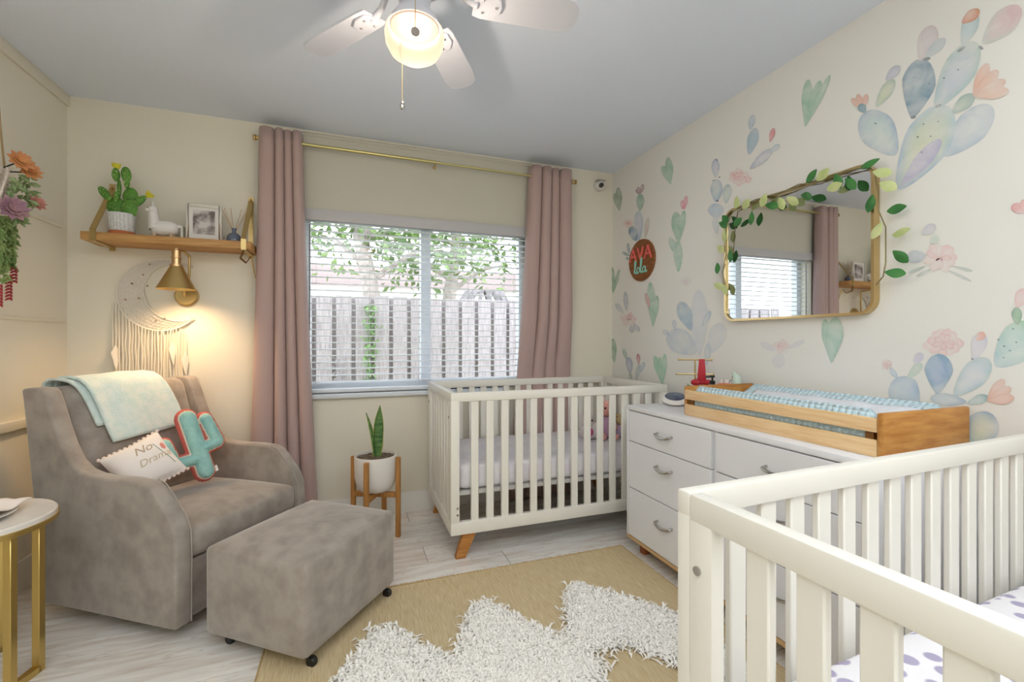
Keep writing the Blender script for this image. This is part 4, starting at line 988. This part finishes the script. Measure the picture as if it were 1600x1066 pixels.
out = [n for n in nt.nodes if n.type == 'OUTPUT_MATERIAL'][0]; nt.links.new(b.outputs[0], mxs.inputs[1]); nt.links.new(tl.outputs[0], mxs.inputs[2]); nt.links.new(mxs.outputs[0], out.inputs[0])
mb().lathe([(.078, -.322), (.088, -.332), (.0915, -.35), (.088, -.378), (.074, -.405), (.05, -.421), (.02, -.428), (0, -.429)], 40).build('glass_bowl', gb, fan, smooth=180)
for (x, y, z0, z1, fob) in ((-.012, -.105, -.2, -.395, 'disc'), (-.03, .075, -.28, -.52, 'bead')):
    q = mb().tube([(x * .6, y * .7, -.19), (x, y, z0 - .03), (x, y, z1)], .0014, 5).build('pull_chain', golds, fan)
    if fob == 'disc': mb().lathe([(0, -.002), (.0125, -.002), (.0125, .002), (0, .002)], 20, (x, y, z1 - .012), axis='y').build('fob', M('brushed nickel', (150, 142, 134), .4, .6), q)
    else: mb().lathe([(0, 0), (.006, -.006), (.008, -.018), (.005, -.028), (0, -.03)], 12, (x, y, z1)).build('fob', chrome, q)
pl = bpy.data.lights.new('fan_light', 'POINT'); pl.energy = 62; pl.color = (1, .95, .89); pl.shadow_soft_size = .022
plo = bpy.data.objects.new('fan_light', pl); C.objects.link(plo); plo.location = (fx + .005, fy_ + .03, ZC - .392)

# ------------------------------------------------------------------ rug
rug = thing('jute_rug', 'flat woven jute rug with white shag triangles in the middle of the floor', 'rug', (0, 0, .0))
jm = M('woven jute', (240, 222, 182), .9, col2=(210, 182, 132), scale=5, stretch=(60, 3, 1), bump=.5, bscale=90, detail=6, lo=.3, hi=.75)
RX0, RX1, RYa, RYb = -.295, 1.405, -.25, 2.135
def rugfn(u, v): return (lerp(RX0, RX1, u), lerp(RYa, RYb + .006 * math.sin(u * 14), v), .007)
mb().grid(rugfn, 30, 20).add([(RX0, RYa, 0), (RX1, RYa, 0), (RX1, RYb, 0), (RX0, RYb, 0)], [(3, 2, 1, 0)]).build('weave', jm, rug)
mb().tube([(RX0, RYa, .004), (RX0, RYb, .004), (RX1, RYb, .004), (RX1, RYa, .004)], .0055, 6).build('bound_edge', M('jute edge', (214, 186, 138), .9, col2=(180, 150, 104), scale=120), rug)
q = mb()
for k in range(420):
    x = random.uniform(RX0, RX1); l = random.uniform(.006, .022); q.tube([(x, RYb - .01, .007), (x + random.gauss(0, .006), RYb + l, .003)], .0012, 4)
q.build('fringe', MATS['jute edge'], rug, kind='stuff')
tris = [((.12, 1.89), (-.16, 1.40), (.44, 1.40)), ((.53, 1.93), (.26, 1.42), (.82, 1.42)), ((.97, 1.92), (.76, 1.52), (1.30, 1.50)), ((1.30, 1.50), (.98, 1.50), (1.22, 1.15)), ((-.05, 1.48), (.80, 1.46), (.4, .7))]
q = mb()
tris = [tuple((x, y - .06) for x, y in T) for T in tris]
for T in tris:
    a = abs((T[1][0] - T[0][0]) * (T[2][1] - T[0][1]) - (T[2][0] - T[0][0]) * (T[1][1] - T[0][1])) / 2
    for _ in range(int(a * 60000)):
        u, v = random.random(), random.random()
        if u + v > 1: u, v = 1 - u, 1 - v
        x = T[0][0] + u * (T[1][0] - T[0][0]) + v * (T[2][0] - T[0][0]) + random.gauss(0, .022); y = T[0][1] + u * (T[1][1] - T[0][1]) + v * (T[2][1] - T[0][1]) + random.gauss(0, .022)
        an = random.uniform(0, 2 * PI) + 1.5 * math.sin(x * 9) + 1.3 * math.cos(y * 8); L_ = random.uniform(.025, .05); dx, dy = math.cos(an), math.sin(an); wd = .0042
        z0 = .007; hz_ = random.uniform(.006, .02)
        q.add([(x - dy * wd, y + dx * wd, z0), (x + dy * wd, y - dx * wd, z0), (x + dx * L_ * .45 + dy * wd, y + dy * L_ * .45 - dx * wd, z0 + hz_), (x + dx * L_ * .45 - dy * wd, y + dy * L_ * .45 + dx * wd, z0 + hz_), (x + dx * L_, y + dy * L_, z0 + hz_ * .55)], [(0, 1, 2, 3), (3, 2, 4)])
q.build('shag_pile', M('white wool', (255, 252, 246), .95, sheen=.5), rug, kind='stuff', fix=False, smooth=0)

# ------------------------------------------------------------------ painted cactus decals on the right wall
wc = bpy.data.materials.new('watercolour print'); wc.use_nodes = True; nt = wc.node_tree; N = nt.nodes; b = N['Principled BSDF']; b.inputs['Roughness'].default_value = .75
at = N.new('ShaderNodeVertexColor'); at.layer_name = 'Col'; nz = N.new('ShaderNodeTexNoise'); nz.inputs['Scale'].default_value = 14; nz.inputs['Detail'].default_value = 5; nz.inputs['Distortion'].default_value = .6
tcx = N.new('ShaderNodeTexCoord'); nt.links.new(tcx.outputs['Object'], nz.inputs['Vector']); mr = N.new('ShaderNodeMapRange'); mr.inputs[1].default_value = .35; mr.inputs[2].default_value = .75; mr.inputs[3].default_value = 0; mr.inputs[4].default_value = .72
nt.links.new(nz.outputs['Fac'], mr.inputs[0]); mx = N.new('ShaderNodeMixRGB'); mx.inputs[2].default_value = (*lin((234, 233, 228)), 1)
nt.links.new(mr.outputs[0], mx.inputs[0]); nt.links.new(at.outputs[0], mx.inputs[1]); nt.links.new(mx.outputs[0], b.inputs['Base Color'])
NOFF = [0]
def mixc(a, b, t): return tuple(lerp(x, y, t) for x, y in zip(a, b))
WALLC = (236, 234, 229)
def pad_(par, base_, tip, wd, cc, ce, name='pad', narrow=.55, fade=0, ct=None):
    """egg-shaped painted pad: base_ -> tip in photograph pixels on the wall plane, wd its width"""
    NOFF[0] += 1; off = .0006 + (NOFF[0] % 24) * .00006
    ax = (tip[0] - base_[0], tip[1] - base_[1]); ln = math.hypot(*ax); nx, ny = -ax[1] / ln, ax[0] / ln; n = 28; V = []; cols = []
    ct = ct or ce
    for ring in (0, .55, .86, 1):
        for i in range(n if ring else 1):
            t = 2 * PI * i / n; s = .5 - .5 * ring * math.cos(t); k = (narrow + (1 - narrow) * min(1, (.5 - .5 * math.cos(t)) * 1.7)); a = math.sin(t) * ring * wd / 2 * k
            px, py = base_[0] + ax[0] * s + nx * a, base_[1] + ax[1] * s + ny * a
            V.append(tuple(onX(px, py, XR - off) - par['o'])); e = mixc(ce, ct, s)
            col = mixc(cc, e, {0: 0, .55: .25, .86: .75, 1: 1.12}[ring]); cols.append(tuple(max(0, v) for v in mixc(col, WALLC, min(.9, fade + .10))))
    F_ = [(0, 1 + i, 1 + (i + 1) % n) for i in range(n)]
    for r in range(2):
        o1 = 1 + r * n; F_ += [(o1 + i, o1 + n + i, o1 + n + (i + 1) % n, o1 + (i + 1) % n) for i in range(n)]
    q = mb().add(V, F_); o = q.build(name, wc, par['e'], fix=False, smooth=0)
    ca = o.data.color_attributes.new('Col', 'FLOAT_COLOR', 'POINT')
    for i, c in enumerate(cols): ca.data[i].color = (*lin(c), 1)
    return o
def decal(label, px, py):
    p = onX(px, py, XR); e = thing('wall_decal', label, 'wall decal', tuple(p), group='painted cactus wall decals'); return {'e': e, 'o': p}
def bloom(par, c, r, cc=(206, 88, 108), cp=(240, 208, 204), fade=0, sq=.8):
    rnd = random.Random(int(c[0] * 7 + c[1]))
    for k in range(11):
        a = k * 2 * PI / 11 + rnd.uniform(-.2, .2); q_ = r * rnd.uniform(.85, 1.2); pad_(par, (c[0], c[1]), (c[0] + math.cos(a) * q_, c[1] + math.sin(a) * q_ * sq), r * .55, mixc(cp, WALLC, .3), mixc(cp, (222, 168, 170), .3), 'petal', .4, min(.8, fade + .22 * (k % 3)))
    for k in range(7):
        a = k * 2 * PI / 7 + rnd.uniform(-.25, .25); q_ = r * rnd.uniform(.45, .65); pad_(par, (c[0], c[1]), (c[0] + math.cos(a) * q_, c[1] + math.sin(a) * q_ * sq), r * .34, cp, mixc(cp, (218, 140, 148), .55), 'petal', .4, min(.8, fade + .1 * (k % 2)))
    if r > 10:
        for k in range(9):
            a = rnd.uniform(0, 2 * PI); q0 = r * rnd.uniform(.35, .7); x0, y0 = c[0] + math.cos(a) * q0, c[1] + math.sin(a) * q0 * sq; b_ = a + 1.4; pad_(par, (x0, y0), (x0 + math.cos(b_) * r * .34, y0 + math.sin(b_) * r * .3), r * .055, mixc(cc, cp, .35), mixc(cc, cp, .5), 'petal_line', .6, fade)
    for k in range(5):
        a = k * 1.256; q_ = r * rnd.uniform(.2, .36); pad_(par, (c[0], c[1]), (c[0] + math.cos(a) * q_, c[1] + math.sin(a) * q_), r * .14, mixc(cc, (170, 40, 80), .3), mixc(cc, cp, .4), 'flower_heart', .5, fade)
LB, MBl, DB, LAV, GR, YG, PK, PCH = (202, 216, 226), (168, 190, 208), (122, 150, 172), (210, 208, 224), (158, 196, 174), (216, 222, 190), (232, 186, 184), (226, 182, 162)
def dots(par, pts, r=1.6, c=(70, 92, 112)):
    for x, y in pts: pad_(par, (x - r, y), (x + r, y), r * 1.4, c, c, 'spine_mark', .9)
# big prickly pear, upper right
d = decal('largest painted prickly pear, above and right of the mirror', 1420, 240)
pad_(d, (1474, 244), (1550, 166), 52, (206, 216, 222), (178, 194, 210), fade=.1); pad_(d, (1403, 296), (1482, 166), 74, YG, (160, 184, 212), narrow=.5, ct=(190, 212, 214))
pad_(d, (1408, 290), (1470, 218), 26, (190, 184, 214), (178, 176, 210), 'pad_stripe', .5, .05); pad_(d, (1400, 242), (1350, 176), 60, (204, 222, 218), MBl); pad_(d, (1425, 185), (1443, 92), 54, (146, 172, 186), DB, narrow=.4)
pad_(d, (1462, 168), (1526, 66), 52, (212, 216, 226), (176, 200, 206), ct=(170, 198, 190)); pad_(d, (1369, 167), (1397, 124), 20, YG, (168, 192, 176)); pad_(d, (1384, 126), (1406, 103), 16, LAV, (186, 192, 202))
pad_(d, (1437, 94), (1459, 40), 32, (222, 214, 218), (206, 190, 192), 'petal', .5); pad_(d, (1446, 90), (1477, 60), 18, (200, 208, 212), (190, 200, 206), 'petal', .5); pad_(d, (1504, 72), (1524, 16), 27, (204, 218, 222), (178, 198, 200)); pad_(d, (1503, 36), (1530, 15), 18, PCH, (206, 140, 110), 'petal', .6)
pad_(d, (1536, 67), (1594, 10), 40, (222, 190, 192), (186, 196, 188), ct=(226, 196, 198)); pad_(d, (1488, 176), (1522, 148), 22, (176, 196, 180), (146, 176, 170))
for a in (-.9, -.55, -.2, .1): pad_(d, (1521, 150), (1521 + 56 * math.cos(a - .25), 150 + 56 * math.sin(a - .25)), 20, (234, 196, 176), PCH, 'petal', .5)
for a in (-2.4, -1.9, -1.3): pad_(d, (1348, 170), (1348 + 24 * math.cos(a), 170 + 24 * math.sin(a)), 10, (232, 192, 180), PCH, 'petal', .5)
pad_(d, (1352, 176), (1343, 163), 14, (150, 176, 190), (130, 160, 170)); dots(d, [(1368, 193), (1378, 203), (1350, 203), (1466, 190), (1443, 194), (1434, 214), (1454, 213), (1440, 238), (1428, 121), (1452, 131), (1497, 109), (1475, 122)])
for a, b_ in (((1496, 81), (1508, 73)), ((1461, 168), (1471, 163)), ((1529, 72), (1536, 77)), ((1441, 93), (1454, 91)), ((1423, 184), (1431, 182))): pad_(d, a, b_, 5, (60, 84, 100), (54, 76, 92), 'spine_mark', .9)
def lobes(label, base_, tips, c1=(168, 204, 182), c2=GR, fade=0):
    d = decal(label, *base_)
    for tx, ty, wd in tips: pad_(d, base_, (tx, ty), wd, c1, c2, narrow=.3, fade=fade)
    return d
lobes('green three-lobed painted cactus alone near the ceiling', (1258, 198), [(1263, 124, 18), (1282, 126, 18), (1297, 117, 11)])
d = decal('slender blue painted cactus with pink rose at the mirror top left', 1140, 290)
pad_(d, (1170, 242), (1181, 200), 18, (176, 200, 212), MBl); pad_(d, (1172, 203), (1177, 179), 11, LB, MBl); pad_(d, (1172, 264), (1207, 233), 15, LAV, (170, 180, 200)); pad_(d, (1204, 238), (1218, 226), 9, LB, MBl); pad_(d, (1203, 222), (1209, 200), 9, (226, 122, 130), (204, 90, 106), 'bud'); bloom(d, (1155, 277), 17)
pad_(d, (1118, 278), (1118, 248), 13, LAV, (174, 184, 206)); pad_(d, (1119, 316), (1120, 280), 20, (200, 216, 218), (160, 182, 204)); pad_(d, (1134, 318), (1138, 288), 15, (206, 220, 214), (176, 196, 200)); pad_(d, (1119, 342), (1118, 318), 26, LB, (178, 194, 212)); pad_(d, (1120, 366), (1117, 340), 11, LB, (186, 200, 212), fade=.3)
dots(d, [(1120, 250), (1124, 277), (1115, 282), (1121, 314)], 1.6, (50, 60, 84))
lobes('small green painted cactus high up near the corner ceiling', (1048, 288), [(1044, 246, 13), (1035, 259, 12)])
lobes('small dull green painted cactus just under the dome camera', (968, 330), [(966, 293, 11), (960, 302, 9)], (164, 184, 158), (140, 164, 140))
d = decal('blue-green painted cactus with rose directly above the round sign', 998, 330)
pad_(d, (1000, 330), (1001, 303), 13, (172, 200, 182), (140, 174, 160)); pad_(d, (998, 376), (998, 330), 15, LAV, MBl); pad_(d, (994, 377), (986, 354), 15, (142, 168, 194), DB); pad_(d, (1008, 372), (1013, 340), 8, (222, 190, 176), (190, 196, 190)); bloom(d, (981, 349), 8, (170, 70, 70))
for a, b_ in (((1000, 304), (994, 296)), ((1001, 303), (1005, 288)), ((998, 303), (998, 292))): pad_(d, a, b_, 6, (196, 150, 156), (126, 104, 116), 'leaf')
for a, b_ in (((984, 400), (972, 394)), ((983, 396), (981, 380)), ((983, 404), (978, 404))): pad_(d, a, b_, 5, (150, 176, 180), (130, 160, 164), 'leaf')
d = lobes('tall green painted cactus with pink bud left of the mirror', (1060, 382), [(1056, 331, 18), (1069, 329, 11)])
pad_(d, (1060, 425), (1059, 376), 15, (168, 204, 188), GR, narrow=.6); pad_(d, (1055, 396), (1047, 371), 11, (176, 206, 196), GR); pad_(d, (1067, 327), (1067, 313), 9, (230, 150, 162), (222, 130, 146), 'bud'); pad_(d, (1069, 327), (1073, 306), 7, (230, 150, 162), (222, 130, 146), 'bud')
d = lobes('green forked painted cactus with pink bud right below the round sign', (1020, 511), [(1016, 441, 14), (1027, 462, 10)], ); pad_(d, (1015, 482), (1009, 458), 7, (222, 178, 176), (206, 160, 166), 'bud')
lobes('narrow green forked painted cactus at the wall corner beside the sign', (958, 459), [(956, 417, 9), (968, 421, 6)], (156, 184, 160), (128, 164, 140))
d = decal('pink painted rose with grey leaves low near the corner', 982, 498); bloom(d, (982, 499), 12, (170, 50, 70))
for a, b_ in (((979, 486), (977, 456)), ((974, 490), (962, 474)), ((986, 508), (988, 520)), ((990, 506), (999, 518))): pad_(d, a, b_, 8, LAV, (178, 186, 190), 'leaf')
lobes('lowest small green painted leaf cactus in the wall corner', (960, 567), [(957, 529, 11), (953, 538, 7)], (164, 190, 164), (136, 168, 146))
d = decal('small lavender painted cactus with red bud just above the crib rail', 986, 590); pad_(d, (985, 584), (982, 558), 11, LAV, (160, 172, 196)); pad_(d, (979, 562), (974, 545), 6, (190, 204, 198), (150, 170, 170)); pad_(d, (987, 594), (984, 582), 5, (190, 200, 196), (170, 184, 180)); pad_(d, (994, 594), (999, 570), 7, (196, 206, 204), (160, 178, 180)); pad_(d, (998, 584), (1007, 566), 7, LB, MBl); pad_(d, (998, 570), (997, 553), 6, (206, 110, 116), (170, 84, 96), 'bud')
lobes('green three-lobed painted cactus beside the gold T-bar stand', (1035, 601), [(1023, 556, 11), (1031, 558, 9), (1039, 553, 9)], (176, 214, 186), (146, 200, 168))
d = decal('very pale blue painted prickly pear above the gold T-bar stand', 1085, 540); pad_(d, (1093, 556), (1092, 452), 28, (218, 224, 232), (204, 214, 226), fade=.3); pad_(d, (1088, 552), (1044, 520), 40, (208, 220, 226), (188, 202, 220), fade=.2); pad_(d, (1080, 517), (1063, 472), 24, (176, 200, 214), MBl, narrow=.4); pad_(d, (1110, 552), (1128, 505), 30, (216, 222, 230), (206, 214, 224), fade=.35); pad_(d, (1098, 510), (1110, 486), 9, (200, 214, 220), MBl, fade=.2); pad_(d, (1055, 516), (1053, 500), 7, LAV, MBl); pad_(d, (1046, 524), (1036, 516), 8, LAV, MBl); bloom(d, (1072, 440), 9, LAV, (226, 220, 226), .4)
pad_(d, (1104, 572), (1107, 535), 10, (200, 216, 222), (190, 204, 220), fade=.2)
lobes('green painted cactus hanging just below the mirror', (1299, 567), [(1306, 496, 30), (1289, 499, 18)], (186, 212, 198), (162, 198, 180))
d = decal('faint pink painted flower below the mirror, above the tray', 1222, 542); bloom(d, (1222, 542), 14, (212, 110, 124), (240, 214, 212), .25); pad_(d, (1222, 552), (1212, 575), 22, LAV, LAV, 'leaf', .6, .6); pad_(d, (1230, 545), (1258, 532), 9, LAV, LAV, 'leaf', .6, .5); pad_(d, (1212, 548), (1188, 536), 12, LAV, LAV, 'leaf', .6, .6)
d = decal('pink painted peony with lavender leaf right of the mirror', 1470, 402); bloom(d, (1470, 402), 27); pad_(d, (1446, 400), (1417, 402), 20, (200, 206, 216), (178, 186, 204), 'leaf', .7); pad_(d, (1440, 366), (1462, 352), 16, LAV, (190, 192, 206), 'leaf', .6, .3); pad_(d, (1454, 380), (1466, 370), 14, (190, 210, 196), (200, 214, 206), 'leaf', .6, .2)
for a, b_ in (((1446, 416), (1420, 426)), ((1480, 422), (1518, 440)), ((1488, 416), (1520, 424)), ((1456, 420), (1432, 432))): pad_(d, a, b_, 5, (196, 206, 200), (170, 182, 178), 'leaf', .6, .2)
d = decal('blue painted prickly pear with pink peony above the tray end', 1465, 600)
pad_(d, (1434, 636), (1396, 594), 52, (204, 218, 230), (168, 190, 212)); pad_(d, (1403, 592), (1391, 576), 9, LB, MBl); pad_(d, (1418, 592), (1440, 568), 15, (190, 214, 190), (178, 204, 194)); pad_(d, (1427, 566), (1442, 553), 15, LAV, LAV); bloom(d, (1386, 570), 9, PK, (238, 206, 200), .1); bloom(d, (1475, 535), 30)
pad_(d, (1465, 616), (1468, 553), 46, (154, 178, 212), (142, 174, 200), narrow=.35); pad_(d, (1491, 618), (1546, 562), 42, (218, 222, 232), (172, 200, 208), narrow=.5); pad_(d, (1522, 562), (1536, 520), 25, (222, 220, 230), LAV); pad_(d, (1526, 532), (1538, 520), 14, (234, 186, 182), PCH, 'petal'); pad_(d, (1510, 628), (1454, 622), 20, LB, MBl); pad_(d, (1512, 630), (1544, 620), 16, (186, 206, 204), (150, 180, 186))
for a in (-.9, -.5, -.1): pad_(d, (1543, 626), (1543 + 42 * math.cos(a), 626 + 42 * math.sin(a)), 18, (236, 200, 190), PCH, 'petal', .5)
pad_(d, (1516, 700), (1548, 646), 54, YG, (150, 180, 204)); dots(d, [(1464, 616), (1495, 617), (1520, 561), (1462, 569), (1502, 585)], 2.4, (84, 110, 140))
d = decal('aqua dotted painted pad with pink flower at the right picture edge', 1585, 545); pad_(d, (1556, 572), (1618, 508), 64, (196, 222, 218), (164, 200, 214), ct=(176, 212, 178)); pad_(d, (1590, 508), (1588, 480), 17, (170, 200, 172), (140, 172, 150)); pad_(d, (1588, 480), (1604, 452), 24, (234, 206, 208), PK, 'petal', .5); dots(d, [(1583, 514), (1588, 535), (1569, 541), (1578, 548), (1568, 559), (1560, 531)], 1.8, (96, 130, 150))
d = decal('pink heart-shaped painted petals at the right picture edge', 1592, 326); pad_(d, (1606, 330), (1580, 322), 17, (232, 170, 170), (222, 150, 154), 'petal', .5); pad_(d, (1604, 334), (1598, 312), 15, (236, 184, 180), (226, 160, 160), 'petal', .5)
